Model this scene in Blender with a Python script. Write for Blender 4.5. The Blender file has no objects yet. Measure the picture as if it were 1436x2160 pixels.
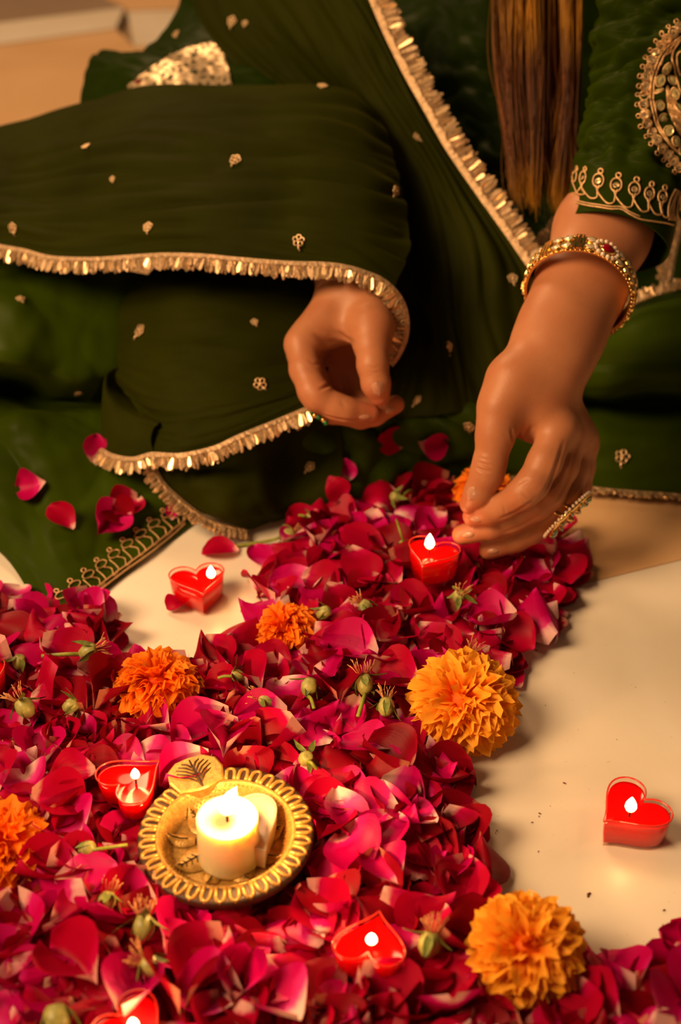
import bpy, math, random
import numpy as np
from mathutils import Vector, Matrix, noise
from mathutils.bvhtree import BVHTree

# ------------------------------------------------------------------ camera, world, lamps, exposure
SC = bpy.context.scene
COL = SC.collection
W_, H_, F_ = 1436.0, 2160.0, 3000.0
TH = math.atan2(1991.0, 3000.0)
CT, ST = math.cos(TH), math.sin(TH)
CAM_H = 0.62
cam_data = bpy.data.cameras.new('camera')
cam_data.sensor_fit = 'VERTICAL'
cam_data.sensor_height = 36.0
cam_data.lens = 50.0
cam_data.clip_start = 0.02
cam_data.dof.use_dof = True
cam_data.dof.focus_distance = 0.89
cam_data.dof.aperture_fstop = 5.0
cam = bpy.data.objects.new('camera', cam_data)
COL.objects.link(cam)
cam.location = (0, 0, CAM_H)
cam.rotation_euler = (math.pi / 2 - TH, 0, 0)
SC.camera = cam

world = bpy.data.worlds.new('world')
SC.world = world
world.use_nodes = True
world.node_tree.nodes['Background'].inputs['Color'].default_value = (1.0, 0.60, 0.30, 1)
world.node_tree.nodes['Background'].inputs['Strength'].default_value = 0.06

def area_lamp(name, loc, target, size, energy, color):
    d = bpy.data.lights.new(name, 'AREA')
    d.shape = 'DISK'; d.size = size; d.energy = energy; d.color = color
    o = bpy.data.objects.new(name, d); COL.objects.link(o)
    o.location = loc
    o.rotation_euler = (Vector(target) - Vector(loc)).to_track_quat('-Z', 'Y').to_euler()
    return o
key = area_lamp('key_lamp', (-1.05, 0.30, 1.25), (0.10, 1.00, 0.06), 0.85, 10.5, (1.0, 0.61, 0.29))
key.data.spread = math.radians(90)
area_lamp('room_lamp', (-0.9, 2.6, 1.9), (-0.3, 1.7, 0.0), 0.8, 32.0, (1.0, 0.58, 0.27))

SC.view_settings.view_transform = 'Standard'
SC.view_settings.look = 'None'
SC.view_settings.gamma = 1.0
SC.view_settings.use_curve_mapping = False
SC.view_settings.exposure = 0.0
try:
    SC.cycles.use_denoising = True
    SC.cycles.max_bounces = 8
    SC.cycles.transparent_max_bounces = 12
except Exception:
    pass

# ------------------------------------------------------------------ helpers
rnd = random.Random(11)
def depth_at(py, z):
    return (CAM_H - z) / (ST + (py - 1080.0) / F_ * CT)
def P(px, py, d):
    """World point seen at (px, py); d >= .6 is a distance along the view axis, below that a height above the floor."""
    if d < 0.6:
        d = depth_at(py, d)
    u = (px - 718.0) / F_ * d; v = (py - 1080.0) / F_ * d
    return Vector((u, d * CT - v * ST, CAM_H - d * ST - v * CT))
def G(px, py, z=0.0):
    return P(px, py, z)
VIEW = Vector((0, CT, -ST))
CAMP = Vector((0, 0, CAM_H))

def mesh_obj(name, verts, faces, mats=None, parent=None, smooth=True, uvs=None, mat_idx=None, cols=None, me_only=False):
    me = bpy.data.meshes.new(name)
    if isinstance(verts, np.ndarray): verts = verts.tolist()
    if isinstance(faces, np.ndarray): faces = faces.tolist()
    me.from_pydata(verts, [], faces)
    for m in (mats if isinstance(mats, (list, tuple)) else [mats] if mats else []):
        me.materials.append(m)
    if smooth:
        me.polygons.foreach_set('use_smooth', [True] * len(me.polygons))
    if mat_idx is not None:
        me.polygons.foreach_set('material_index', list(mat_idx))
    if uvs is not None:
        uvl = me.uv_layers.new(name='UVMap')
        vi = np.empty(len(me.loops), dtype=np.int32); me.loops.foreach_get('vertex_index', vi)
        uvl.data.foreach_set('uv', np.asarray(uvs, dtype=np.float32)[vi].ravel())
    if cols is not None:
        ca = me.color_attributes.new('tint', 'FLOAT_COLOR', 'POINT')
        ca.data.foreach_set('color', np.asarray(cols, dtype=np.float32).ravel())
    me.update()
    if me_only: return me
    return link(name, me, parent)
def link(name, me, parent=None, mw=None):
    o = bpy.data.objects.new(name, me); COL.objects.link(o)
    if parent is not None: o.parent = parent
    if mw is not None: o.matrix_local = mw
    return o
def empty(name, loc=(0, 0, 0), label=None, cat=None, group=None, rot=None):
    o = bpy.data.objects.new(name, None); COL.objects.link(o)
    o.empty_display_size = 0.01
    o.location = loc
    if rot is not None: o.rotation_euler = rot
    tag(o, label, cat, group)
    return o
def tag(o, label=None, cat=None, group=None, kind=None):
    if label: o['label'] = label
    if cat: o['category'] = cat
    if group: o['group'] = group
    if kind: o['kind'] = kind
    return o

class MB:
    """Collects shapes into one mesh."""
    def __init__(s): s.v = []; s.f = []; s.mi = []
    def add(s, v, f, mi=0):
        b = len(s.v)
        s.v.extend([tuple(p) for p in v]); s.f.extend([[i + b for i in q] for q in f]); s.mi.extend([mi] * len(f))
        return s
    def tube(s, pts, r, n=6, mi=0, closed=False, cap=True, up=None):
        pts = [Vector(p) for p in pts]; m = len(pts)
        rs = r if isinstance(r, (list, tuple)) else [r] * m
        v = []; prev = None
        for i, p in enumerate(pts):
            a = pts[(i - 1) % m] if (closed or i > 0) else p
            b = pts[(i + 1) % m] if (closed or i < m - 1) else p
            t = (b - a)
            t = t.normalized() if t.length > 1e-9 else Vector((0, 0, 1))
            if prev is None:
                e = t.orthogonal().normalized()
            else:
                e = prev - t * prev.dot(t)
                e = e.normalized() if e.length > 1e-6 else t.orthogonal().normalized()
            prev = e; g = t.cross(e)
            for k in range(n):
                a_ = 2 * math.pi * k / n
                v.append(p + (e * math.cos(a_) + g * math.sin(a_)) * rs[i])
        f = []
        for i in range(m if closed else m - 1):
            j = (i + 1) % m
            for k in range(n):
                l = (k + 1) % n
                f.append((i * n + k, i * n + l, j * n + l, j * n + k))
        if cap and not closed:
            f.append(tuple(range(n - 1, -1, -1))); f.append(tuple(range((m - 1) * n, m * n)))
        return s.add(v, f, mi)
    def lathe(s, prof, n=24, M=None, mi=0, closed=False):
        v = []; f = []
        for r, z in prof:
            for k in range(n):
                a = 2 * math.pi * k / n
                p = Vector((r * math.cos(a), r * math.sin(a), z))
                v.append(M @ p if M is not None else p)
        m = len(prof)
        for i in range(m - 1):
            for k in range(n):
                l = (k + 1) % n
                f.append((i * n + k, i * n + l, (i + 1) * n + l, (i + 1) * n + k))
        return s.add(v, f, mi)
    def blob(s, c, rx, ry=None, rz=None, M=None, n=8, m=5, mi=0):
        ry = ry or rx; rz = rz or rx
        v = []; f = []
        for i in range(m + 1):
            th = math.pi * i / m
            for k in range(n):
                a = 2 * math.pi * k / n
                p = Vector((rx * math.sin(th) * math.cos(a), ry * math.sin(th) * math.sin(a), rz * math.cos(th)))
                if M is not None: p = M @ p
                v.append(Vector(c) + p)
        for i in range(m):
            for k in range(n):
                l = (k + 1) % n
                f.append((i * n + k, (i + 1) * n + k, (i + 1) * n + l, i * n + l))
        return s.add(v, f, mi)
    def build(s, name, mats, parent=None, smooth=True, me_only=False):
        return mesh_obj(name, s.v, s.f, mats, parent, smooth, mat_idx=s.mi if any(s.mi) else None, me_only=me_only)

def frame(z, up=(0, 0, 1)):
    """3x3 whose Z column is z."""
    z = Vector(z).normalized(); u = Vector(up)
    x = u.cross(z)
    if x.length < 1e-4: x = z.orthogonal()
    x.normalize(); y = z.cross(x)
    return Matrix((x, y, z)).transposed()
def place(loc, R, s=1.0):
    return Matrix.Translation(loc) @ (R @ Matrix.Scale(s, 3)).to_4x4()

# ------------------------------------------------------------------ materials
def new_mat(name):
    m = bpy.data.materials.new(name); m.use_nodes = True
    nt = m.node_tree; nt.nodes.clear()
    out = nt.nodes.new('ShaderNodeOutputMaterial')
    return m, nt, out
def nd(nt, t, **kw):
    n = nt.nodes.new(t)
    for k, v in kw.items():
        if k in n.inputs: n.inputs[k].default_value = v
        else: setattr(n, k, v)
    return n
def principled(nt, out, color=(.5, .5, .5), rough=.5, metal=0., **kw):
    b = nt.nodes.new('ShaderNodeBsdfPrincipled')
    b.inputs['Base Color'].default_value = (*color, 1)
    b.inputs['Roughness'].default_value = rough
    b.inputs['Metallic'].default_value = metal
    for k, v in kw.items(): b.inputs[k.replace('_', ' ')].default_value = v
    nt.links.new(b.outputs[0], out.inputs['Surface'])
    return b
def ramp(nt, stops):
    r = nt.nodes.new('ShaderNodeValToRGB')
    e = r.color_ramp.elements
    while len(e) < len(stops): e.new(0.5)
    for i, (p, c) in enumerate(stops):
        e[i].position = p; e[i].color = (*c, 1)
    return r
def simple(name, color, rough=.5, metal=0., noise_amt=0., nscale=80., bump=0., bscale=300., **kw):
    m, nt, out = new_mat(name)
    b = principled(nt, out, color, rough, metal, **kw)
    tc = nd(nt, 'ShaderNodeTexCoord')
    if noise_amt:
        n = nd(nt, 'ShaderNodeTexNoise', Scale=nscale, Detail=4.0)
        nt.links.new(tc.outputs['Object'], n.inputs['Vector'])
        lo = tuple(c * (1 - noise_amt) for c in color); hi = tuple(min(1, c * (1 + noise_amt)) for c in color)
        r = ramp(nt, [(0.3, lo), (0.7, hi)])
        nt.links.new(n.outputs['Fac'], r.inputs['Fac']); nt.links.new(r.outputs['Color'], b.inputs['Base Color'])
    if bump:
        n2 = nd(nt, 'ShaderNodeTexNoise', Scale=bscale, Detail=3.0)
        nt.links.new(tc.outputs['Object'], n2.inputs['Vector'])
        bp = nd(nt, 'ShaderNodeBump', Strength=bump, Distance=0.001)
        nt.links.new(n2.outputs['Fac'], bp.inputs['Height']); nt.links.new(bp.outputs['Normal'], b.inputs['Normal'])
    return m

def marble(name, c0, c1, vein, scale=6.0, rough=.30):
    m, nt, out = new_mat(name)
    b = principled(nt, out, c0, rough)
    tc = nd(nt, 'ShaderNodeTexCoord')
    n = nd(nt, 'ShaderNodeTexNoise', Scale=scale, Detail=6.0, Distortion=0.8)
    nt.links.new(tc.outputs['Object'], n.inputs['Vector'])
    r = ramp(nt, [(0.3, c1), (0.65, c0)])
    nt.links.new(n.outputs['Fac'], r.inputs['Fac'])
    w = nd(nt, 'ShaderNodeTexNoise', Scale=260.0, Detail=2.0)
    nt.links.new(tc.outputs['Object'], w.inputs['Vector'])
    r2 = ramp(nt, [(0.24, vein), (0.30, (1, 1, 1))])
    nt.links.new(w.outputs['Fac'], r2.inputs['Fac'])
    mx = nd(nt, 'ShaderNodeMix', data_type='RGBA', blend_type='MULTIPLY'); mx.inputs[0].default_value = 0.35
    nt.links.new(r.outputs['Color'], mx.inputs[6]); nt.links.new(r2.outputs['Color'], mx.inputs[7])
    nt.links.new(mx.outputs[2], b.inputs['Base Color'])
    return m

def cloth_mat(name, col, rough, sheen, sheer=0.0, weave=2200.0, bands=True, hi=None, spec=.5):
    m, nt, out = new_mat(name)
    b = principled(nt, out, col, rough)
    b.inputs['Sheen Weight'].default_value = sheen
    b.inputs['Sheen Roughness'].default_value = 0.35
    b.inputs['Sheen Tint'].default_value = (*(hi or (0.5, 0.8, 0.1)), 1)
    b.inputs['Specular IOR Level'].default_value = spec
    tc = nd(nt, 'ShaderNodeTexCoord')
    n = nd(nt, 'ShaderNodeTexNoise', Scale=9.0, Detail=5.0, Distortion=0.5)
    nt.links.new(tc.outputs['Object'], n.inputs['Vector'])
    r = ramp(nt, [(0.3, tuple(c * .72 for c in col)), (0.72, tuple(c * 1.25 for c in col))])
    nt.links.new(n.outputs['Fac'], r.inputs['Fac']); nt.links.new(r.outputs['Color'], b.inputs['Base Color'])
    mp = nd(nt, 'ShaderNodeMapping'); mp.inputs['Scale'].default_value = (90, 900, 900)
    nt.links.new(tc.outputs['Object'], mp.inputs['Vector'])
    w = nd(nt, 'ShaderNodeTexNoise', Scale=1.0, Detail=3.0)
    nt.links.new(mp.outputs['Vector'], w.inputs['Vector'])
    bp = nd(nt, 'ShaderNodeBump', Strength=0.18, Distance=0.0006)
    nt.links.new(w.outputs['Fac'], bp.inputs['Height']); nt.links.new(bp.outputs['Normal'], b.inputs['Normal'])
    if sheer:
        tr = nd(nt, 'ShaderNodeBsdfTransparent'); tr.inputs['Color'].default_value = (0.9, 1.0, 0.6, 1)
        mx = nd(nt, 'ShaderNodeMixShader'); mx.inputs[0].default_value = 1 - sheer
        nt.links.new(tr.outputs[0], mx.inputs[1]); nt.links.new(b.outputs[0], mx.inputs[2])
        nt.links.new(mx.outputs[0], out.inputs['Surface'])
    return m

def petal_mat(name, deep, mid, base_c, pale=0.28):
    """Rose petal: pale claw at the base (v=0), saturated blade, fine veins, light shining through."""
    m, nt, out = new_mat(name)
    b = principled(nt, out, deep, 0.42)
    b.inputs['Sheen Weight'].default_value = 0.0
    b.inputs['Sheen Roughness'].default_value = 0.4
    b.inputs['Sheen Tint'].default_value = (1.0, 0.35, 0.5, 1)
    b.inputs['Specular IOR Level'].default_value = 0.12
    uv = nd(nt, 'ShaderNodeUVMap'); uv.uv_map = 'UVMap'
    sp = nd(nt, 'ShaderNodeSeparateXYZ'); nt.links.new(uv.outputs['UV'], sp.inputs[0])
    nz = nd(nt, 'ShaderNodeTexNoise', Scale=3.2, Detail=3.0)
    nt.links.new(uv.outputs['UV'], nz.inputs['Vector'])
    ad = nd(nt, 'ShaderNodeMath', operation='MULTIPLY_ADD'); ad.inputs[1].default_value = 0.34; 
    nt.links.new(nz.outputs['Fac'], ad.inputs[0]); 
    sb = nd(nt, 'ShaderNodeMath', operation='SUBTRACT'); sb.inputs[1].default_value = 0.17
    nt.links.new(sp.outputs['Y'], ad.inputs[2]); nt.links.new(ad.outputs[0], sb.inputs[0])
    r = ramp(nt, [(0.0, base_c), (pale * .45, base_c), (pale, mid), (pale + .22, deep), (0.93, deep), (1.0, mid)])
    nt.links.new(sb.outputs[0], r.inputs['Fac'])
    nt.links.new(r.outputs['Color'], b.inputs['Base Color'])
    mp = nd(nt, 'ShaderNodeMapping'); mp.inputs['Scale'].default_value = (34, 3, 1)
    nt.links.new(uv.outputs['UV'], mp.inputs['Vector'])
    v = nd(nt, 'ShaderNodeTexNoise', Scale=1.0, Detail=2.0); nt.links.new(mp.outputs['Vector'], v.inputs['Vector'])
    bp = nd(nt, 'ShaderNodeBump', Strength=0.25, Distance=0.0005)
    nt.links.new(v.outputs['Fac'], bp.inputs['Height']); nt.links.new(bp.outputs['Normal'], b.inputs['Normal'])
    tl = nd(nt, 'ShaderNodeBsdfTranslucent'); nt.links.new(r.outputs['Color'], tl.inputs['Color'])
    mx = nd(nt, 'ShaderNodeMixShader'); mx.inputs[0].default_value = 0.22
    nt.links.new(b.outputs[0], mx.inputs[1]); nt.links.new(tl.outputs[0], mx.inputs[2])
    nt.links.new(mx.outputs[0], out.inputs['Surface'])
    return m

def flame_mat():
    m, nt, out = new_mat('flame')
    tc = nd(nt, 'ShaderNodeTexCoord'); sp = nd(nt, 'ShaderNodeSeparateXYZ')
    nt.links.new(tc.outputs['Generated'], sp.inputs[0])
    r = ramp(nt, [(0.0, (0.25, 0.06, 0.10)), (0.16, (1.0, 0.30, 0.05)), (0.36, (1.0, 0.80, 0.42)), (1.0, (1.0, 0.84, 0.5))])
    nt.links.new(sp.outputs['Z'], r.inputs['Fac'])
    e = nd(nt, 'ShaderNodeEmission', Strength=9.0)
    nt.links.new(r.outputs['Color'], e.inputs['Color']); nt.links.new(e.outputs[0], out.inputs['Surface'])
    return m

def plastic_mat():
    m, nt, out = new_mat('clear_plastic')
    t = nd(nt, 'ShaderNodeBsdfTransparent'); t.inputs['Color'].default_value = (1.0, 0.93, 0.9, 1)
    g = nd(nt, 'ShaderNodeBsdfGlossy', Roughness=0.06)
    lw = nd(nt, 'ShaderNodeLayerWeight', Blend=0.25)
    fr = nd(nt, 'ShaderNodeMath', operation='MULTIPLY'); fr.inputs[1].default_value = 0.25; nt.links.new(lw.outputs['Facing'], fr.inputs[0])
    mx = nd(nt, 'ShaderNodeMixShader')
    nt.links.new(fr.outputs[0], mx.inputs[0]); nt.links.new(t.outputs[0], mx.inputs[1]); nt.links.new(g.outputs[0], mx.inputs[2])
    nt.links.new(mx.outputs[0], out.inputs['Surface'])
    return m

def skin_mat():
    m, nt, out = new_mat('skin')
    b = principled(nt, out, (0.60, 0.27, 0.16), 0.46)
    b.inputs['Subsurface Weight'].default_value = 0.22
    b.inputs['Subsurface Radius'].default_value = (0.9, 0.32, 0.16)
    b.inputs['Subsurface Scale'].default_value = 0.006
    b.inputs['Specular IOR Level'].default_value = 0.35
    tc = nd(nt, 'ShaderNodeTexCoord')
    n = nd(nt, 'ShaderNodeTexNoise', Scale=38.0, Detail=4.0)
    nt.links.new(tc.outputs['Object'], n.inputs['Vector'])
    r = ramp(nt, [(0.3, (0.40, 0.150, 0.072)), (0.7, (0.46, 0.195, 0.098))])
    nt.links.new(n.outputs['Fac'], r.inputs['Fac'])
    # redder fingertips and knuckle hollows, stored per vertex
    at = nd(nt, 'ShaderNodeVertexColor'); at.layer_name = 'tint'
    mx = nd(nt, 'ShaderNodeMix', data_type='RGBA', blend_type='MULTIPLY'); mx.inputs[0].default_value = 1.0
    nt.links.new(r.outputs['Color'], mx.inputs[6]); nt.links.new(at.outputs['Color'], mx.inputs[7])
    nt.links.new(mx.outputs[2], b.inputs['Base Color'])
    v = nd(nt, 'ShaderNodeTexVoronoi', Scale=900.0)
    nt.links.new(tc.outputs['Object'], v.inputs['Vector'])
    n2 = nd(nt, 'ShaderNodeTexNoise', Scale=260.0, Detail=3.0)
    nt.links.new(tc.outputs['Object'], n2.inputs['Vector'])
    ad = nd(nt, 'ShaderNodeMath', operation='ADD')
    nt.links.new(v.outputs['Distance'], ad.inputs[0]); nt.links.new(n2.outputs['Fac'], ad.inputs[1])
    bp = nd(nt, 'ShaderNodeBump', Strength=0.10, Distance=0.0006)
    nt.links.new(ad.outputs[0], bp.inputs['Height']); nt.links.new(bp.outputs['Normal'], b.inputs['Normal'])
    return m

M_ = {}
M_['white_marble'] = marble('white_marble', (0.84, 0.77, 0.68), (0.76, 0.67, 0.55), (0.6, 0.5, 0.4))
M_['tan_marble'] = marble('tan_marble', (0.78, 0.50, 0.27), (0.68, 0.41, 0.21), (0.6, 0.5, 0.4), 9.0)
M_['orange_marble'] = marble('orange_marble', (0.78, 0.50, 0.27), (0.70, 0.43, 0.22), (0.7, 0.5, 0.4), 4.0)
M_['grey_marble'] = marble('grey_marble', (0.36, 0.26, 0.19), (0.28, 0.2, 0.14), (0.6, 0.5, 0.4), 4.0)
M_['grout'] = simple('grout', (0.30, 0.20, 0.12), .8, noise_amt=.2)
M_['satin'] = cloth_mat('green_satin', (0.028, 0.049, 0.0003), 0.46, 0.10, hi=(0.30, 0.45, 0.0), spec=.05)
M_['organza'] = cloth_mat('green_organza', (0.0175, 0.0208, 0.0002), 0.64, 0.05, hi=(0.5, 0.5, 0.01), spec=.03)
M_['silk'] = cloth_mat('green_silk', (0.010, 0.021, 0.0002), 0.46, 0.07, hi=(0.3, 0.5, 0.0), spec=.04)  # kurta silk, darker colour carries the shadow on the torso
M_['sleeve_silk'] = cloth_mat('green_sleeve_silk', (0.017, 0.031, 0.0002), 0.42, 0.08, hi=(0.3, 0.45, 0.0), spec=.025)  # same silk with a lighter colour for the lit near sleeve
M_['gold_thread'] = simple('gold_thread', (0.44, 0.29, 0.165), 0.45, 0.45, .35, 500., .4, 900.)
M_['gold_sequin'] = simple('gold_sequin', (0.85, 0.60, 0.34), 0.28, 0.72, .15, 400.)
M_['gold'] = simple('gold', (0.98, 0.62, 0.22), 0.18, 1.0, .1, 300.)
M_['gold_cord'] = simple('gold_cord', (0.72, 0.45, 0.22), 0.42, 0.6, .3, 900., .5, 1500.)
M_['skin'] = skin_mat()
M_['nail'] = simple('nail', (0.52, 0.23, 0.15), 0.25, 0, .06, 90., Subsurface_Weight=.15)
M_['hair'] = None
# ------------------------------------------------------------------ floor: tan bed with marble slabs let into it
def slab(name, pts, m, parent, t=0.012, top=0.0):
    v = [(p.x, p.y, top) for p in pts] + [(p.x, p.y, top - t) for p in pts]
    n = len(pts)
    f = [tuple(range(n))[::-1], tuple(range(n, 2 * n))] + [(i, (i + 1) % n, n + (i + 1) % n, n + i) for i in range(n)]
    import bmesh
    me = mesh_obj(name, v, f, m, None, smooth=False, me_only=True)
    bm = bmesh.new(); bm.from_mesh(me); bmesh.ops.recalc_face_normals(bm, faces=bm.faces)
    bm.to_mesh(me); bm.free()
    return link(name, me, parent)
floor_o = mesh_obj('floor', [(-2.2, -0.1, -0.02), (2.2, -0.1, -0.02), (2.2, 4.6, -0.02), (-2.2, 4.6, -0.02)], [(0, 1, 2, 3)], M_['grout'], smooth=False)
tag(floor_o, 'pale marble floor with tan inlaid bands under the petals', kind='structure')
def gp(*pp): return [G(x, y) for x, y in pp]
def xy(x, y): return Vector((x, y, 0))
# tan band under the heap, the white slab right of it, white slab left of it
A1, A2, A3 = G(829, 1331), G(1700, 1117), G(1240, 2380)
slab('marble_slab', [A1, xy(.9, .40), xy(.9, .80), A2] if False else [A1, A3, xy(1.4, A3.y), xy(1.4, A2.y + .05), A2], M_['white_marble'], floor_o)
L1, L2, L3, L4 = G(-250, 1650), G(300, 1485), G(625, 1290), G(780, 1100)
slab('marble_slab', [xy(-1.6, L1.y), L1, L2, L3, L4, G(640, 960), G(-60, 900), xy(-1.6, 1.12)], M_['white_marble'], floor_o)
g = 0.0012
def off(p, dx, dy): return Vector((p.x + dx * g, p.y + dy * g, 0))
slab('marble_slab', [xy(-1.6, -.1), xy(1.4, -.1), xy(1.4, A3.y - g), off(A3, -1, -1), off(A1, -1, 0), off(A2, 0, 1), xy(1.4, A2.y + .05 + g), xy(1.4, 1.12),
      G(640, 960) + Vector((g, 0, 0)), off(L4, 1, 0), off(L3, 1, -.5), off(L2, .5, -1), off(L1, 0, -1), xy(-1.6, L1.y - g)], M_['tan_marble'], floor_o)
slab('marble_slab', [xy(-1.6, 1.122), xy(1.4, 1.122), xy(1.4, 2.0), G(345, 97), G(282, 98), G(245, 62), G(-120, 112), xy(-1.6, G(-120, 112).y)], M_['orange_marble'], floor_o)
b0, b1, b2, b3 = G(-120, 110), G(243, 60), G(262, 16), G(-120, 62)
slab('marble_slab', [xy(-1.6, b0.y + g), off(b0, 0, 1), off(b1, 0, 1), b2, b3, xy(-1.6, b3.y)], M_['white_marble'], floor_o)
slab('marble_slab', [G(283, 96), G(345, 95), G(420, 20), G(268, 24)], M_['white_marble'], floor_o)
slab('marble_slab', [xy(-1.6, b3.y + g), off(b3, 0, 1), off(b2, -1, 1), G(150, -40), xy(-1.6, G(150, -40).y)], M_['grey_marble'], floor_o)
slab('marble_slab', [off(b2, 1, 1), G(268, 22), G(420, 18), xy(1.4, 2.2), xy(1.4, 4.4), xy(-1.6, 4.4), xy(-1.6, G(150, -40).y + g), G(151, -40)], M_['orange_marble'], floor_o)

# ------------------------------------------------------------------ cloth sheets
def crom(a, n):
    """Catmull-Rom resample of control rows a[k, ...] to n samples."""
    a = np.asarray(a, dtype=float); k = len(a)
    t = np.linspace(0, k - 1, n); i = np.clip(t.astype(int), 0, k - 2); f = (t - i)
    f = f.reshape((-1,) + (1,) * (a.ndim - 1))
    p0 = a[np.maximum(i - 1, 0)]; p1 = a[i]; p2 = a[i + 1]; p3 = a[np.minimum(i + 2, k - 1)]
    return 0.5 * ((2 * p1) + (-p0 + p2) * f + (2 * p0 - 5 * p1 + 4 * p2 - p3) * f ** 2 + (-p0 + 3 * p1 - 3 * p2 + p3) * f ** 3)
def grid_normals(g):
    du = np.gradient(g, axis=1); dv = np.gradient(g, axis=0)
    n = np.cross(du, dv); n /= np.maximum(np.linalg.norm(n, axis=2, keepdims=True), 1e-9)
    c = g - np.array(CAMP)
    s = np.sign((n * c).sum(2, keepdims=True)); s[s == 0] = 1
    if np.mean(s) > 0: n = -n
    return n
def sheet(rows, nu=90, nv=90, wr=()):
    """rows of (px, py, depth-or-height) -> grid of world points; wr: (amp, scale_u, scale_v, seed) of wrinkles along the normal."""
    a = np.array([[tuple(P(*c)) for c in r] for r in rows])
    g = crom(a, nv)
    g = np.swapaxes(crom(np.swapaxes(g, 0, 1), nu), 0, 1)
    n = grid_normals(g)
    uu = np.linspace(0, 1, nu); vv = np.linspace(0, 1, nv)
    d = np.zeros((nv, nu))
    for amp, su, sv, seed in wr:
        for j in range(nv):
            for i in range(nu):
                x = uu[i] * su + .35 * math.sin(vv[j] * 3.1 + seed); y = vv[j] * sv + .3 * math.sin(uu[i] * 2.3 + seed)
                q = noise.noise(Vector((x + seed * 7.3, y - seed * 3.1, seed)))
                d[j, i] += amp * (q if seed % 2 else (abs(q) * 2 - .5))
    e = np.minimum(1, np.minimum(vv, 1 - vv) * 9)[:, None] * .75 + .25
    g = g + n * (d * e)[:, :, None]
    g[:, :, 2] = np.maximum(g[:, :, 2], 0.0022)
    return g
def thick(gs, t=0.0009):
    """Join grids into one closed-edge two-sided skin."""
    V = []; Fc = []; UV = []; b = 0
    for g in gs:
        nv, nu, _ = g.shape; n = grid_normals(g)
        top = g.reshape(-1, 3); bot = (g - n * t).reshape(-1, 3); m = nv * nu
        V += [top, bot]
        ii = (np.arange(nv - 1)[:, None] * nu + np.arange(nu - 1)[None, :]).ravel()
        q = np.stack([ii, ii + 1, ii + nu + 1, ii + nu], 1)
        Fc += [q + b, q[:, ::-1] + b + m]
        ring = list(range(nu)) + [k * nu + nu - 1 for k in range(1, nv)] + [(nv - 1) * nu + k for k in range(nu - 2, -1, -1)] + [k * nu for k in range(nv - 2, 0, -1)]
        r = np.array(ring); r2 = np.roll(r, -1)
        Fc.append(np.stack([r, r + m, r2 + m, r2], 1) + b)
        uu, vv = np.meshgrid(np.linspace(0, 1, nu), np.linspace(0, 1, nv))
        uv = np.stack([uu, vv], 2).reshape(-1, 2); UV += [uv, uv]
        b += 2 * m
    return np.concatenate(V), np.concatenate(Fc), np.concatenate(UV)
SURF = []     # (bvh, owner) of every cloth surface, for laying beads and petals on them
def register(v, f, owner):
    SURF.append((BVHTree.FromPolygons([tuple(p) for p in v], [tuple(q) for q in f]), owner))
def hit(px, py, only=None):
    d = (P(px, py, 1.0) - CAMP).normalized(); best = None
    for bvh, ow in SURF:
        if only is not None and ow not in only: continue
        loc, n, i, dist = bvh.ray_cast(CAMP, d)
        if loc is not None and (best is None or dist < best[2]):
            if n.dot(d) > 0: n = -n
            best = (loc, n, dist, ow)
    return best
def fix_normals(me):
    import bmesh
    bm = bmesh.new(); bm.from_mesh(me); bmesh.ops.recalc_face_normals(bm, faces=bm.faces); bm.to_mesh(me); bm.free()

person = empty('person', (0.12, 1.32, 0.0),
    'person seated on the floor in a green embroidered dress, one hand reaching to the petals', 'person')
PERS = person.matrix_basis.copy(); PERS = Matrix.Translation((0.12, 1.32, 0.0))
PINV = PERS.inverted()
def part(name, v, f, mats, parent=person, uvs=None, smooth=True, mat_idx=None, cols=None):
    """World-space mesh as a part of the person (or a sub-part)."""
    v = np.asarray(v, dtype=float) - np.array((0.12, 1.32, 0.0))
    return mesh_obj(name, v, f, mats, parent, smooth, uvs=uvs, mat_idx=mat_idx, cols=cols)
def part_mb(name, mb, mats, parent=person, smooth=True):
    return part(name, mb.v, mb.f, mats, parent, smooth=smooth, mat_idx=mb.mi if any(mb.mi) else None)

# upper drape over the forearm, from the ridge down to the gold edge
gA = sheet([
    [(-130, 330, 1.36), (0, 305, 1.36), (130, 275, 1.36), (300, 230, 1.33), (480, 222, 1.31), (640, 215, 1.30), (740, 225, 1.29), (800, 255, 1.28)],
    [(-130, 288, 1.285), (0, 262, 1.28), (130, 229, 1.27), (300, 186, 1.215), (480, 180, 1.19), (640, 170, 1.185), (745, 190, 1.195), (800, 235, 1.21)],
    [(-130, 345, 1.225), (0, 325, 1.21), (130, 300, 1.185), (300, 262, 1.145), (480, 255, 1.125), (640, 255, 1.12), (760, 275, 1.135), (825, 310, 1.16)],
    [(-130, 420, 1.19), (0, 400, 1.175), (120, 390, 1.155), (290, 370, 1.115), (470, 365, 1.09), (630, 370, 1.085), (775, 390, 1.09), (850, 410, 1.12)],
    [(-130, 475, 1.175), (0, 465, 1.155), (115, 475, 1.135), (280, 465, 1.105), (455, 460, 1.075), (615, 470, 1.065), (765, 490, 1.065), (864, 520, 1.085)],
    [(-130, 500, 1.165), (0, 519, 1.145), (110, 543, 1.125), (276, 541, 1.10), (440, 540, 1.07), (602, 554, 1.055), (748, 565, 1.05), (832, 611, 1.055)],
], 150, 110, wr=((0.006, 2.6, 5.0, 3), (0.0035, 4, 13, 8), (0.0011, 7, 38, 7)))
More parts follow.
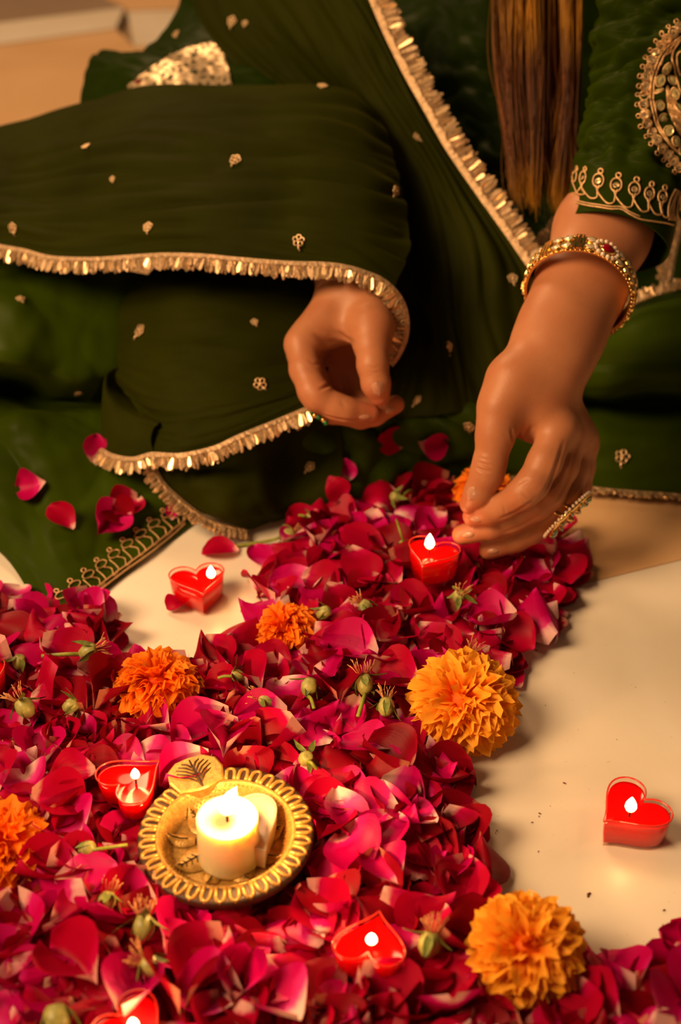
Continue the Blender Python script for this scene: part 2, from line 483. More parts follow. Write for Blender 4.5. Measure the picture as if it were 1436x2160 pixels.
# the folded length below it and its pocket fold
gB = sheet([
    [(330, 560, 1.17), (420, 545, 1.15), (510, 540, 1.145), (600, 545, 1.14), (700, 560, 1.14)],
    [(258, 640, 1.155), (360, 628, 1.12), (470, 625, 1.108), (580, 630, 1.11), (700, 640, 1.12)],
    [(246, 730, 1.14), (340, 740, 1.10), (450, 735, 1.085), (570, 730, 1.088), (700, 720, 1.105)],
    [(244, 800, 1.13), (320, 835, 1.088), (430, 835, 1.072), (550, 815, 1.073), (690, 785, 1.09)],
    [(300, 880, 1.10), (345, 900, 1.078), (420, 895, 1.065), (530, 870, 1.066), (670, 820, 1.078)],
    [(312, 955, 1.082), (350, 958, 1.07), (400, 954, 1.061), (515, 915, 1.062), (655, 858, 1.07)],
], 110, 110, wr=((0.004, 2.2, 6.0, 3), (0.0022, 3, 16, 9), (0.0009, 7, 40, 5)))
gB2 = sheet([
    [(262, 770, 1.135), (235, 780, 1.125), (220, 800, 1.118), (216, 860, 1.115), (211, 946, 1.105)],
    [(285, 840, 1.14), (255, 830, 1.13), (232, 835, 1.112), (222, 880, 1.105), (222, 955, 1.098)],
    [(310, 870, 1.13), (285, 872, 1.10), (262, 880, 1.095), (252, 910, 1.09), (260, 965, 1.088)],
    [(345, 885, 1.10), (335, 893, 1.075), (322, 905, 1.075), (318, 930, 1.076), (325, 957, 1.076)],
], 40, 40, wr=((0.002, 3, 3, 3),))
# its corner lying on the marble
gC = sheet([
    [(330, 925, 1.10), (430, 920, 1.09), (540, 890, 1.09), (640, 860, 1.10), (720, 840, 1.12)],
    [(318, 972, .050), (430, 980, .055), (540, 970, .055), (625, 950, .04), (720, 930, .05)],
    [(345, 1022, .034), (440, 1035, .045), (540, 1035, .042), (618, 1040, .022), (720, 1000, .035)],
    [(400, 1070, .022), (470, 1085, .028), (550, 1082, .024), (618, 1080, .010), (720, 1058, .014)],
    [(520, 1118, .006), (540, 1114, .006), (575, 1102, .006), (622, 1090, .005), (705, 1078, .005)],
], 90, 70, wr=((0.005, 4, 3, 3), (0.002, 9, 6, 5)))
# shoulder length falling across the lap
gD = sheet([
    [(380, -70, 1.29), (500, -70, 1.27), (600, -70, 1.235), (680, -70, 1.215), (746, -70, 1.20)],
    [(430, 60, 1.275), (570, 60, 1.25), (680, 55, 1.215), (760, 52, 1.195), (805, 55, 1.19)],
    [(520, 160, 1.265), (640, 160, 1.25), (735, 165, 1.205), (810, 160, 1.185), (856, 160, 1.182)],
    [(660, 265, 1.255), (745, 270, 1.245), (815, 275, 1.20), (875, 270, 1.178), (916, 270, 1.176)],
    [(770, 400, 1.215), (825, 400, 1.215), (885, 405, 1.175), (950, 400, 1.165), (1000, 400, 1.165)],
    [(810, 540, 1.165), (860, 545, 1.18), (915, 550, 1.15), (1000, 530, 1.145), (1098, 545, 1.15)],
    [(812, 680, 1.15), (870, 680, 1.165), (930, 690, 1.135), (1010, 670, 1.14), (1130, 620, 1.145)],
    [(790, 790, 1.14), (870, 800, 1.14), (950, 810, 1.125), (1030, 790, 1.13), (1150, 740, 1.14)],
    [(760, 880, 1.13), (850, 880, 1.13), (960, 870, 1.12), (1050, 850, 1.125), (1170, 820, 1.13)],
], 120, 130, wr=((0.007, 6, 2.0, 3), (0.004, 11, 3.5, 8), (0.001, 30, 10, 5)))
v, f, uv = thick([gA, gB, gB2, gC, gD])
dupatta = part('dupatta', v, f, M_['organza'], uvs=uv); fix_normals(dupatta.data); register(v, f, dupatta)

# skirt: spread to the left, in front, and to the right
gS1 = sheet([
    [(-160, 560, 1.24), (0, 540, 1.21), (130, 560, 1.185), (260, 570, 1.18), (420, 600, 1.18)],
    [(-160, 680, .125), (0, 650, .13), (130, 640, .125), (250, 660, .115), (440, 700, .08)],
    [(-160, 770, .110), (0, 770, .118), (130, 790, .10), (260, 790, .085), (440, 800, .05)],
    [(-160, 822, .050), (0, 828, .040), (110, 846, .058), (260, 850, .060), (440, 860, .035)],
    [(-160, 850, .045), (0, 866, .070), (115, 868, .066), (260, 885, .052), (440, 890, .03)],
    [(-160, 940, .035), (0, 940, .058), (120, 940, .056), (270, 955, .045), (440, 960, .025)],
    [(-110, 1060, .015), (20, 1060, .03), (130, 1050, .035), (280, 1040, .03), (440, 1030, .018)],
    [(-5, 1150, .006), (70, 1190, .014), (160, 1170, .018), (290, 1110, .014), (430, 1060, .008)],
    [(72, 1268, .004), (140, 1300, .004), (218, 1243, .004), (305, 1178, .004), (420, 1092, .004)],
], 120, 130, wr=((0.011, 2.2, 3.6, 4), (0.007, 4, 8, 5), (0.0016, 12, 22, 7)))
gS2 = sheet([
    [(600, 790, 1.15), (740, 780, 1.16), (860, 760, 1.165), (980, 760, 1.165), (1110, 780, 1.16)],
    [(610, 890, .055), (740, 885, .06), (860, 870, .06), (980, 870, .065), (1110, 880, .055)],
    [(625, 1000, .02), (740, 965, .038), (860, 950, .034), (980, 950, .036), (1110, 950, .03)],
    [(632, 1088, .004), (760, 1066, .006), (850, 1028, .007), (960, 1005, .008), (1110, 1000, .007)],
], 100, 80, wr=((0.010, 5, 2.2, 8), (0.003, 9, 5, 5)))
gS3 = sheet([
    [(1060, 620, 1.22), (1180, 600, 1.215), (1290, 662, 1.19), (1380, 632, 1.185), (1580, 590, 1.18)],
    [(1060, 720, 1.18), (1190, 710, 1.18), (1290, 725, 1.165), (1400, 705, 1.16), (1580, 690, 1.16)],
    [(1060, 790, 1.165), (1195, 780, .085), (1300, 770, .100), (1400, 765, .100), (1580, 770, .09)],
    [(1060, 830, 1.16), (1200, 822, .065), (1300, 830, .075), (1410, 822, .075), (1580, 825, .06)],
    [(1060, 860, .045), (1205, 848, .038), (1310, 856, .034), (1420, 850, .036), (1580, 860, .04)],
    [(1060, 915, .045), (1220, 915, .040), (1320, 915, .042), (1420, 920, .042), (1580, 930, .04)],
    [(1060, 985, .02), (1220, 985, .018), (1320, 990, .020), (1420, 995, .020), (1580, 1000, .02)],
    [(1060, 1003, .006), (1228, 1028, .004), (1320, 1038, .004), (1420, 1046, .004), (1580, 1055, .004)],
], 100, 100, wr=((0.006, 3, 4, 3), (0.0022, 5, 14, 5)))
v, f, uv = thick([gS1, gS2, gS3])
skirt = part('skirt', v, f, M_['satin'], uvs=uv); fix_normals(skirt.data); register(v, f, skirt)

# kurta: torso front and the far upper arm
gK = sheet([
    [(660, -90, 1.36), (850, -90, 1.32), (1000, -90, 1.29), (1150, -90, 1.29), (1330, -90, 1.32)],
    [(730, 120, 1.35), (880, 120, 1.31), (1010, 120, 1.28), (1150, 120, 1.28), (1340, 120, 1.31)],
    [(840, 320, 1.33), (950, 330, 1.29), (1060, 330, 1.27), (1180, 330, 1.27), (1370, 330, 1.30)],
    [(980, 500, 1.28), (1090, 490, 1.25), (1180, 480, 1.24), (1290, 490, 1.24), (1500, 480, 1.26)],
    [(1030, 640, 1.235), (1120, 630, 1.225), (1200, 640, 1.22), (1290, 690, 1.205), (1560, 620, 1.20)],
], 90, 100, wr=((0.012, 5, 5, 3), (0.006, 7, 14, 8), (0.0015, 20, 30, 5)))
gE = sheet([
    [(330, -90, 1.42), (430, -90, 1.36), (540, -90, 1.33), (660, -90, 1.32), (780, -90, 1.32)],
    [(378, 2, 1.385), (460, 10, 1.33), (560, 20, 1.30), (660, 30, 1.30), (790, 40, 1.30)],
    [(322, 82, 1.37), (410, 85, 1.31), (510, 88, 1.285), (630, 95, 1.285), (790, 115, 1.285)],
    [(285, 108, 1.365), (370, 112, 1.30), (470, 118, 1.28), (625, 125, 1.28), (790, 150, 1.28)],
    [(208, 110, 1.37), (310, 124, 1.285), (450, 140, 1.265), (620, 155, 1.268), (790, 180, 1.28)],
    [(182, 140, 1.345), (300, 158, 1.265), (450, 170, 1.25), (620, 180, 1.26), (790, 220, 1.28)],
    [(165, 240, 1.32), (300, 240, 1.25), (450, 235, 1.24), (620, 250, 1.25), (790, 300, 1.28)],
], 90, 90, wr=((0.005, 5, 6, 3), (0.002, 10, 14, 8)))
v, f, uv = thick([gK, gE])
kurta = part('kurta', v, f, M_['silk'], uvs=uv); fix_normals(kurta.data); register(v, f, kurta)

# near sleeve: a gathered tube round the arm
SLV_AX = [P(1297, 498, 1.040), P(1322, 400, 1.055), P(1350, 290, 1.068), P(1378, 170, 1.080), P(1398, 60, 1.092), P(1420, -60, 1.105), P(1450, -170, 1.12)]
SLV_R = [114, 115, 121, 134, 146, 152, 160]
def build_sleeve(nv=170, nu=110):
    ax = crom(np.array([tuple(p) for p in SLV_AX]), nv)
    rr = crom(np.array(SLV_R, dtype=float)[:, None], nv)[:, 0] / F_ * 1.07
    g = np.zeros((nv, nu, 3))
    for j in range(nv):
        t = Vector(ax[min(j + 1, nv - 1)] - ax[max(j - 1, 0)]).normalized()
        e1 = (Vector((1, 0, 0)) - t * t.x).normalized()
        e2 = t.cross(e1)
        if e2.dot(VIEW) > 0: e2 = -e2
        s = j / (nv - 1)
        for i in range(nu):
            a = 2 * math.pi * i / (nu - 1)
            ca, sa = math.cos(a), math.sin(a)
            fold = noise.noise(Vector((1.1 * ca + 3, 1.1 * sa, s * 26 + .9 * math.sin(a * 2 + s * 5)))) * .0042
            fold += (abs(noise.noise(Vector((1.7 * ca, 1.7 * sa + 5, s * 40)))) - .2) * -.0052
            fold += noise.noise(Vector((3 * ca + 9, 3 * sa, s * 14))) * .003
            k = min(1, max(0, (s - .13) / .08))
            r = rr[j] * 0.975 + fold * 1.9 * k + noise.noise(Vector((2 * ca, 2 * sa, s * 8))) * .0012
            # hem dips towards the right and in front
            lift = t * (-(1 - min(1, s / .2)) * (0.0045 + 0.0010 * ca + 0.0025 * max(0, sa)))
            p = Vector(ax[j]) + e1 * ca * r + e2 * sa * r * .92 + lift
            g[j, i] = p
    return g
gSl = build_sleeve()
v, f, uv = thick([gSl], 0.0011)
sleeve = part('sleeve', v, f, M_['sleeve_silk'], uvs=uv); fix_normals(sleeve.data); register(v, f, sleeve)

# ------------------------------------------------------------------ gold fringe edging
def resample(pts, step):
    pts = [Vector(p) for p in pts]
    a = crom(np.array([tuple(p) for p in pts]), max(40, len(pts) * 24))
    seg = np.linalg.norm(np.diff(a, axis=0), axis=1); s = np.concatenate([[0], np.cumsum(seg)])
    n = max(3, int(s[-1] / step)); q = np.linspace(0, s[-1], n)
    return [Vector((np.interp(t, s, a[:, 0]), np.interp(t, s, a[:, 1]), np.interp(t, s, a[:, 2]))) for t in q]
def fringe(pxd, parent, N=None, drop=0.0105, band=0.0042, seed=1, lift=0.0015, name='gold_fringe', side=1):
    r = random.Random(seed)
    pts = resample([P(*c) for c in pxd], 0.0021)
    mb = MB(); prev_c = None
    up = Vector(N) if N is not None else -VIEW
    outs = []; tans = []
    for i, p in enumerate(pts):
        t = (pts[min(i + 2, len(pts) - 1)] - pts[max(i - 2, 0)]).normalized()
        outs.append(t.cross(up).normalized() * side); tans.append(t)
    rows = []
    for i, p in enumerate(pts):
        o = outs[i]; w = band * (1 + .25 * r.uniform(-1, 1))
        rows.append([p - o * .0012 + up * lift, p + o * w * .5 + up * (lift + .0011 + r.uniform(0, .0008)), p + o * w + up * lift * .6, p + o * w * .5 - up * .0006])
    v = [q for row in rows for q in row]; f = []
    for i in range(len(rows) - 1):
        for k in range(4):
            l = (k + 1) % 4
            f.append((i * 4 + k, i * 4 + l, i * 4 + 4 + l, i * 4 + 4 + k))
    mb.add(v, f, 0)
    for i, p in enumerate(pts):
        for _ in range(2):
            o = outs[i]; t = tans[i]
            d = (o + t * r.uniform(-.35, .35) + up * r.uniform(-.05, .25)).normalized()
            L = drop * r.uniform(.6, 1.12); wd = r.uniform(.0011, .0019)
            c = p + o * band * .65 + t * r.uniform(-.001, .001) + up * (lift + r.uniform(-.0003, .0012))
            # a loop of metal thread ending in a little sequin
            side_v = d.cross((up + t * r.uniform(-.9, .9) + o * r.uniform(-.5, .5)).normalized()).normalized()
            nn = side_v.cross(d)
            vv = []
            for s_, ww in ((0, .35), (.35, .75), (.7, 1.0), (.9, .8), (1.0, .2)):
                for sg in (-1, 1):
                    vv.append(c + d * L * s_ + side_v * wd * ww * sg + nn * .0005)
                for sg in (1, -1):
                    vv.append(c + d * L * s_ + side_v * wd * ww * sg - nn * .0005)
            ff = []
            for k in range(4):
                for m in range(4):
                    l = (m + 1) % 4
                    ff.append((k * 4 + m, k * 4 + l, k * 4 + 4 + l, k * 4 + 4 + m))
            ff += [(3, 2, 1, 0), (16, 17, 18, 19)]
            mb.add(vv, ff, 1 if r.random() < .35 else 0)
    o = part_mb(name, mb, [M_['gold_thread'], M_['gold_sequin']], parent, smooth=False)
    return o
def edge_px(g, row, lift=0.0):
    return [tuple(p) for p in g[row]]
fringe([(-60, 508, 1.152), (0, 519, 1.142), (50, 528, 1.133), (110, 543, 1.122), (200, 546, 1.108), (276, 541, 1.097), (351, 537, 1.082), (426, 539, 1.069), (501, 546, 1.06), (602, 554, 1.052),
        (692, 557, 1.048), (742, 565, 1.047), (773, 575, 1.048), (804, 588, 1.05), (832, 611, 1.053), (852, 642, 1.06), (860, 682, 1.068), (856, 718, 1.075), (842, 750, 1.08), (826, 772, 1.085)], dupatta, seed=2, drop=.0095)
fringe([(211, 946, 1.102), (241, 961, 1.09), (281, 967, 1.080), (321, 957, 1.072), (381, 959, 1.060), (451, 944, 1.058), (501, 921, 1.058), (567, 894, 1.061), (647, 861, 1.066)], dupatta, seed=3, drop=.0095)
fringe([(322, 975, .052), (345, 1020, .038), (400, 1070, .024), (455, 1103, .013), (520, 1118, .006)], dupatta, N=(0, -.3, .9), seed=4, side=1, drop=.009)
fringe([(1112, 560, 1.142), (1069, 497, 1.148), (1007, 410, 1.158), (941, 313, 1.165), (895, 231, 1.171), (849, 149, 1.176), (802, 51, 1.184), (765, -40, 1.19)], dupatta, seed=5, drop=.013, band=.008)
fringe([(1052, 1000, .007), (1140, 1010, .006), (1228, 1027, .006), (1300, 1036, .006), (1370, 1041, .006), (1450, 1047, .006), (1540, 1052, .006)], skirt, N=(0, 0, 1), seed=6, drop=.008)
fringe([(1270, 672, 1.183), (1300, 662, 1.181), (1350, 642, 1.178), (1400, 624, 1.176), (1480, 604, 1.174)], skirt, seed=7, drop=-.009, band=-.004)
fringe([(1190, 462, 1.225), (1160, 500, 1.21), (1118, 556, 1.19)], kurta, seed=8, drop=.006)
fringe([(1440, 470, 1.225), (1425, 530, 1.215), (1412, 600, 1.20)], kurta, seed=9, drop=.010)
# ------------------------------------------------------------------ body: arms and hands as one smooth surface
def smin(a, b, k):
    h = np.maximum(k - np.abs(a - b), 0) / k
    return np.minimum(a, b) - h * h * k * .25
def cone(Pn, a, b, ra, rb):
    a = np.array(tuple(a), dtype=np.float32); b = np.array(tuple(b), dtype=np.float32)
    ab = b - a; L2 = float(ab @ ab) + 1e-12
    pa = [Pn[i] - a[i] for i in range(3)]
    t = np.clip((pa[0] * ab[0] + pa[1] * ab[1] + pa[2] * ab[2]) / L2, 0, 1)
    d = np.sqrt((pa[0] - t * ab[0]) ** 2 + (pa[1] - t * ab[1]) ** 2 + (pa[2] - t * ab[2]) ** 2)
    return d - (ra + (rb - ra) * t)
def chain_sdf(Pn, pts, k):
    d = None
    for (a, ra), (b, rb) in zip(pts[:-1], pts[1:]):
        c = cone(Pn, a, b, ra, rb)
        d = c if d is None else smin(d, c, k)
    return d
def surface_nets(V, lo, h):
    S = V < 0
    nx, ny, nz = V.shape
    c = np.zeros((nx - 1, ny - 1, nz - 1), np.int8)
    cs = [(i, j, k) for i in (0, 1) for j in (0, 1) for k in (0, 1)]
    for i, j, k in cs: c += S[i:nx - 1 + i, j:ny - 1 + j, k:nz - 1 + k]
    act = (c > 0) & (c < 8)
    ijk = np.argwhere(act); idx = -np.ones(c.shape, np.int64); idx[act] = np.arange(len(ijk))
    acc = np.zeros((len(ijk), 3)); cnt = np.zeros(len(ijk))
    for a in cs:
        for b in cs:
            if sum(b) - sum(a) == 1 and all(y >= x for x, y in zip(a, b)):
                va = V[tuple((ijk + a).T)]; vb = V[tuple((ijk + b).T)]
                m = (va < 0) != (vb < 0)
                t = np.where(m, va / np.where(m, va - vb, 1), 0)
                p = np.array(a) + t[:, None] * (np.array(b) - np.array(a))
                acc[m] += p[m]; cnt[m] += 1
    verts = np.array(lo) + h * (ijk + acc / cnt[:, None])
    quads = []
    for ax in range(3):
        s0 = [slice(1, -1)] * 3; s1 = [slice(1, -1)] * 3
        s0[ax] = slice(0, -1); s1[ax] = slice(1, None)
        A = S[tuple(s0)]; B = S[tuple(s1)]
        for flip in (False, True):
            e = np.argwhere(A & ~B if not flip else ~A & B)
            if not len(e): continue
            o = np.array([1, 1, 1]); o[ax] = 0
            e = e + o
            u, w = [(1, 2), (2, 0), (0, 1)][ax]
            du = np.zeros(3, int); du[u] = 1; dw = np.zeros(3, int); dw[w] = 1
            q = np.stack([idx[tuple((e - du - dw).T)], idx[tuple((e - dw).T)], idx[tuple(e.T)], idx[tuple((e - du).T)]], 1)
            quads.append(q if not flip else q[:, ::-1])
    return verts, np.concatenate(quads)
def smooth_verts(v, q, it=2, lam=.5):
    e = np.concatenate([q[:, [0, 1]], q[:, [1, 2]], q[:, [2, 3]], q[:, [3, 0]]])
    for _ in range(it):
        s = np.zeros_like(v); n = np.zeros(len(v))
        np.add.at(s, e[:, 0], v[e[:, 1]]); np.add.at(n, e[:, 0], 1)
        np.add.at(s, e[:, 1], v[e[:, 0]]); np.add.at(n, e[:, 1], 1)
        v = v + lam * (s / n[:, None] - v)
    return v
def limb(palm, fingers, fore, h, pad=.012, k_palm=.012, k_f=.006, k_arm=.02, creases=()):
    allp = [p for ch in palm + fingers + fore for p in ch]
    lo = np.min([np.array(tuple(p)) - r for p, r in allp], axis=0) - pad
    hi = np.max([np.array(tuple(p)) + r for p, r in allp], axis=0) + pad
    n = np.ceil((hi - lo) / h).astype(int) + 1
    ax = [(lo[i] + h * np.arange(n[i])).astype(np.float32) for i in range(3)]
    Pn = [ax[0][:, None, None], ax[1][None, :, None], ax[2][None, None, :]]
    d = None
    for ch in palm:
        c = chain_sdf(Pn, ch, .006); d = c if d is None else smin(d, c, k_palm)
    fa = None
    for ch in fore:
        c = chain_sdf(Pn, ch, .02); fa = c if fa is None else smin(fa, c, .018)
    d = smin(d, fa, k_arm)
    F = None
    for ch in fingers:
        c = chain_sdf(Pn, ch, .0035); F = c if F is None else smin(F, c, .0012)
    d = smin(d, F, k_f)
    for a, b, r, dep in creases:      # shallow grooves pressed into the skin
        c = cone(Pn, a, b, r, r)
        d = d + dep * np.exp(-(np.maximum(c, 0) / .0016) ** 2)
    v, q = surface_nets(d, lo, h)
    return smooth_verts(v, q, 2), q

def Q(x, y, d, r): return (P(x, y, d), r)
# --- the hand held out over the petals (image right), pinching downwards
# crop coordinates of the hand are mapped straight to the picture
palm_R = [
    [Q(1092, 812, .985, .0195), Q(1178, 905, .986, .0124)],            # index metacarpal
    [Q(1115, 812, .992, .0195), Q(1204, 915, .998, .0125)],            # middle
    [Q(1136, 815, 1.000, .0185), Q(1222, 924, 1.012, .0118)],          # ring
    [Q(1152, 820, 1.006, .0165), Q(1228, 934, 1.026, .0106)],          # little
    [Q(1078, 800, .983, .0160), Q(1056, 860, .980, .0150), Q(1044, 915, .980, .0128)],   # ball of the thumb
    [Q(1062, 860, .990, .0130), Q(1120, 895, .998, .0100)],            # web
    [Q(1100, 870, .998, .0120), Q(1150, 905, 1.004, .0110)],
]
fing_R = [
    [Q(1048, 905, .980, .0130), Q(1033, 975, .983, .0114), Q(1027, 1000, .984, .0114), Q(1010, 1040, .991, .0104), Q(991, 1064, .996, .0072)],  # thumb
    [Q(1178, 905, .984, .0124), Q(1148, 975, .977, .0118), Q(1122, 1022, .975, .0114), Q(1104, 1040, .976, .0108), Q(1060, 1068, .988, .0096), Q(1036, 1079, .994, .0094), Q(998, 1089, 1.002, .0076)],   # index
    [Q(1204, 915, .998, .0122), Q(1186, 985, .993, .0111), Q(1160, 1045, .992, .0104), Q(1138, 1066, .994, .0098), Q(1080, 1098, 1.004, .0090), Q(1040, 1112, 1.008, .0088), Q(975, 1128, 1.016, .0074)],  # middle
    [Q(1222, 925, 1.012, .0116), Q(1212, 990, 1.010, .0104), Q(1196, 1045, 1.008, .0098), Q(1180, 1078, 1.010, .0089), Q(1120, 1122, 1.018, .0086), Q(1090, 1138, 1.022, .0085), Q(1031, 1160, 1.028, .0073)],   # ring
    [Q(1230, 936, 1.026, .0106), Q(1228, 985, 1.030, .0092), Q(1222, 1030, 1.034, .0083), Q(1190, 1060, 1.036, .0078), Q(1140, 1090, 1.040, .0068)],   # little, curled behind
]
perp = (P(1222, 655, 1.0) - P(1168, 631, 1.0)).normalized()
def fore(pts):
    a = []; b = []
    for x, y, d, r, o in pts:
        c = P(x, y, d); a.append((c + perp * o, r)); b.append((c - perp * o, r))
    return [a, b]
fore_R = fore([(1148, 790, .990, .0180, .0085), (1166, 740, .996, .0175, .0088), (1192, 680, 1.006, .0185, .0085), (1226, 600, 1.022, .0210, .0085), (1270, 490, 1.046, .0240, .0080), (1318, 390, 1.066, .0245, .007), (1345, 300, 1.078, .0245, .006)])
cre_R = []
for ch, ids in ((fing_R[0], (2,)),):
    pass
vR, qR = limb(palm_R, fing_R, fore_R, .00105, k_arm=.012)

# --- the resting hand under the drape (image left), thumb towards us, fingers curled to its tip
palm_L = [
    [Q(716, 632, 1.075, .0165), Q(636, 725, 1.062, .0118)],
    [Q(725, 640, 1.085, .0180), Q(640, 745, 1.085, .0125)],
    [Q(745, 645, 1.095, .0180), Q(668, 765, 1.108, .0120)],
    [Q(765, 650, 1.105, .0160), Q(700, 775, 1.125, .0110)],
    [Q(770, 640, 1.072, .0175), Q(784, 690, 1.055, .0160), Q(783, 725, 1.048, .0128)],
    [Q(770, 690, 1.066, .0120), Q(700, 690, 1.072, .0120), Q(650, 715, 1.068, .0110)],
    [Q(745, 640, 1.085, .0160), Q(720, 730, 1.110, .0150)],
    [Q(770, 690, 1.100, .0160), Q(750, 770, 1.126, .0195)],
    [Q(672, 758, 1.120, .0140), Q(706, 802, 1.122, .0145)],
    [Q(690, 745, 1.108, .0130), Q(716, 822, 1.116, .0125)],
    [Q(740, 760, 1.130, .0150), Q(770, 830, 1.124, .0120)],
]
fing_L = [
    [Q(783, 712, 1.050, .0130), Q(786, 760, 1.040, .0110), Q(786, 772, 1.039, .0110), Q(793, 810, 1.040, .0105), Q(800, 834, 1.044, .0080)],    # thumb
    [Q(636, 730, 1.060, .0120), Q(643, 780, 1.052, .0113), Q(660, 825, 1.046, .0110), Q(670, 838, 1.045, .0108), Q(708, 857, 1.046, .0096), Q(728, 864, 1.047, .0092), Q(782, 872, 1.053, .0072)],   # index
    [Q(642, 745, 1.082, .0122), Q(660, 800, 1.074, .0108), Q(682, 850, 1.067, .0102), Q(700, 866, 1.065, .0097), Q(760, 880, 1.063, .0085), Q(790, 874, 1.064, .0084), Q(834, 853, 1.068, .0070)],   # middle
    [Q(668, 765, 1.106, .0116), Q(686, 815, 1.100, .0104), Q(706, 850, 1.092, .0098), Q(730, 862, 1.088, .0092), Q(770, 862, 1.084, .0082), Q(806, 850, 1.084, .0068)],
    [Q(700, 775, 1.124, .0106), Q(712, 815, 1.118, .0094), Q(730, 842, 1.112, .0088), Q(765, 850, 1.104, .0080), Q(790, 842, 1.102, .0066)],
]
fore_L = [[Q(730, 632, 1.085, .0170), Q(724, 590, 1.094, .0165), Q(690, 520, 1.118, .020), Q(570, 420, 1.160, .026), Q(430, 320, 1.22, .029)],
          [Q(768, 632, 1.080, .0165), Q(764, 590, 1.090, .0165), Q(724, 500, 1.118, .019), Q(590, 400, 1.160, .025), Q(440, 310, 1.22, .029)]]
vL, qL = limb(palm_L, fing_L, fore_L, .00105, k_arm=.012)
def press(v, q, lines):
    """Skin folds: shallow furrows pressed along lines given in picture pixels."""
    bv = BVHTree.FromPolygons(v.tolist(), q.tolist())
    for pxs, w, dep in lines:
        pts = []
        for x, y in crom(np.array(pxs, dtype=float), 24):
            loc, n, i, dist = bv.ray_cast(CAMP, (P(x, y, 1.0) - CAMP).normalized())
            if loc is not None: pts.append((loc, n))
        if len(pts) < 2: continue
        A = np.array([tuple(p[0]) for p in pts]); m = np.mean([tuple(p[1]) if p[1].dot(VIEW) < 0 else tuple(-p[1]) for p in pts], axis=0); m /= np.linalg.norm(m)
        near = np.where(np.linalg.norm(v - A.mean(0), axis=1) < np.linalg.norm(A - A.mean(0), axis=1).max() + .008)[0]
        if not len(near): continue
        d = np.full(len(near), 9.0); s = np.zeros(len(near))
        for k, (a, b) in enumerate(zip(A[:-1], A[1:])):
            ab = b - a; t = np.clip(((v[near] - a) @ ab) / (ab @ ab + 1e-12), 0, 1)
            e = np.linalg.norm(v[near] - a - t[:, None] * ab, axis=1)
            s = np.where(e < d, (k + t) / (len(A) - 1), s); d = np.minimum(d, e)
        fade = np.sin(np.pi * np.clip(s, .02, .98)) ** .8
        prof = np.exp(-(d / w) ** 2) - .45 * np.exp(-((d - 2.1 * w) / (1.1 * w)) ** 2)
        v[near] -= m * (dep * prof * fade)[:, None]
    return v
vR = press(vR, qR, [([(1006, 974), (1020, 979), (1036, 984)], .0010, .0007), ([(1003, 985), (1018, 992), (1034, 996)], .0010, .0008), ([(1008, 966), (1022, 969), (1036, 973)], .0009, .0004),
    ([(1098, 930), (1108, 922), (1116, 908), (1120, 898)], .0013, .0011), ([(1086, 936), (1080, 920), (1078, 904)], .0012, .0009), ([(1108, 958), (1116, 948), (1128, 944)], .0010, .0006),
    ([(1092, 1022), (1104, 1014), (1118, 1010)], .0009, .0004), ([(1100, 1040), (1114, 1050), (1128, 1052)], .0010, .0005), ([(1190, 930), (1176, 975), (1158, 1020), (1140, 1050)], .0016, .0011), ([(1216, 935), (1206, 985), (1186, 1035), (1170, 1062)], .0016, .0010),
    ([(1060, 1062), (1064, 1075), (1066, 1086)], .0009, .0004), ([(1130, 1052), (1090, 1078), (1050, 1096)], .0012, .0008), ([(1150, 1080), (1100, 1108), (1060, 1124)], .0012, .0008)])
vL = press(vL, qL, [([(672, 823), (682, 818), (692, 813), (698, 808)], .0012, .0011), ([(718, 848), (724, 854), (730, 858)], .0014, .0004), ([(660, 704), (676, 714), (692, 722), (708, 722)], .0020, .0011),
    ([(700, 696), (718, 706), (734, 716), (750, 726)], .0019, .0012), ([(776, 772), (788, 776), (802, 774)], .0009, .0004), ([(778, 782), (790, 786), (804, 783)], .0009, .0004), ([(780, 790), (790, 793)], .0008, .0003),
    ([(668, 868), (690, 878), (730, 886), (780, 886)], .0012, .0010), ([(650, 760), (664, 768), (676, 766)], .0012, .0006)])
vB = np.concatenate([vR, vL]); qB = np.concatenate([qR, qL + len(vR)])
def blush(v, chains):
    c = np.ones((len(v), 4))
    for ch in chains:
        tip = np.array(tuple(ch[-1][0])); d = np.linalg.norm(v - tip, axis=1)
        w = np.exp(-(d / .013) ** 2)
        c[:, 1] -= .20 * w; c[:, 2] -= .18 * w
        for p, r in ch[2:4]:
            d = np.linalg.norm(v - np.array(tuple(p)), axis=1); w = np.exp(-(d / .011) ** 2)
            c[:, 1] -= .06 * w; c[:, 2] -= .06 * w
    return np.clip(c, .5, 1)
body = part('body', vB, qB, M_['skin'], cols=blush(vB, fing_R + fing_L))
register(vB, qB, body)

def fingernail(px, py, dirpx, w, L, tilt=0.0):
    """A curved nail plate bedded on the skin seen at (px, py); dirpx: a second pixel towards the fingertip."""
    h = hit(px, py, (body,)); h2 = hit(dirpx[0], dirpx[1], (body,))
    if h is None or h2 is None: return
    n = h[1]; t = (h2[0] - h[0]); t = (t - n * t.dot(n)).normalized(); s = t.cross(n)
    v = []; f = []; nu, nv = 9, 9
    for j in range(nv):
        y = -1 + 2 * j / (nv - 1)
        for i in range(nu):
            x = -1 + 2 * i / (nu - 1)
            ww = w * math.sqrt(max(0.0, 1 - abs(y) ** 3.2)) * (1 if y < 0 else .96)
            p = h[0] + t * (y * L * .5) + s * (x * ww * .5)
            p += n * (.0009 - .0022 * x * x - .0009 * y * y)
            v.append(p)
    for j in range(nv - 1):
        for i in range(nu - 1):
            f.append((j * nu + i, j * nu + i + 1, (j + 1) * nu + i + 1, (j + 1) * nu + i))
    m = len(v); v += [p - n * .0008 for p in v]
    f += [tuple(i + m for i in q[::-1]) for q in f]
    part('fingernail', [tuple(p) for p in v], f, M_['nail'], body)
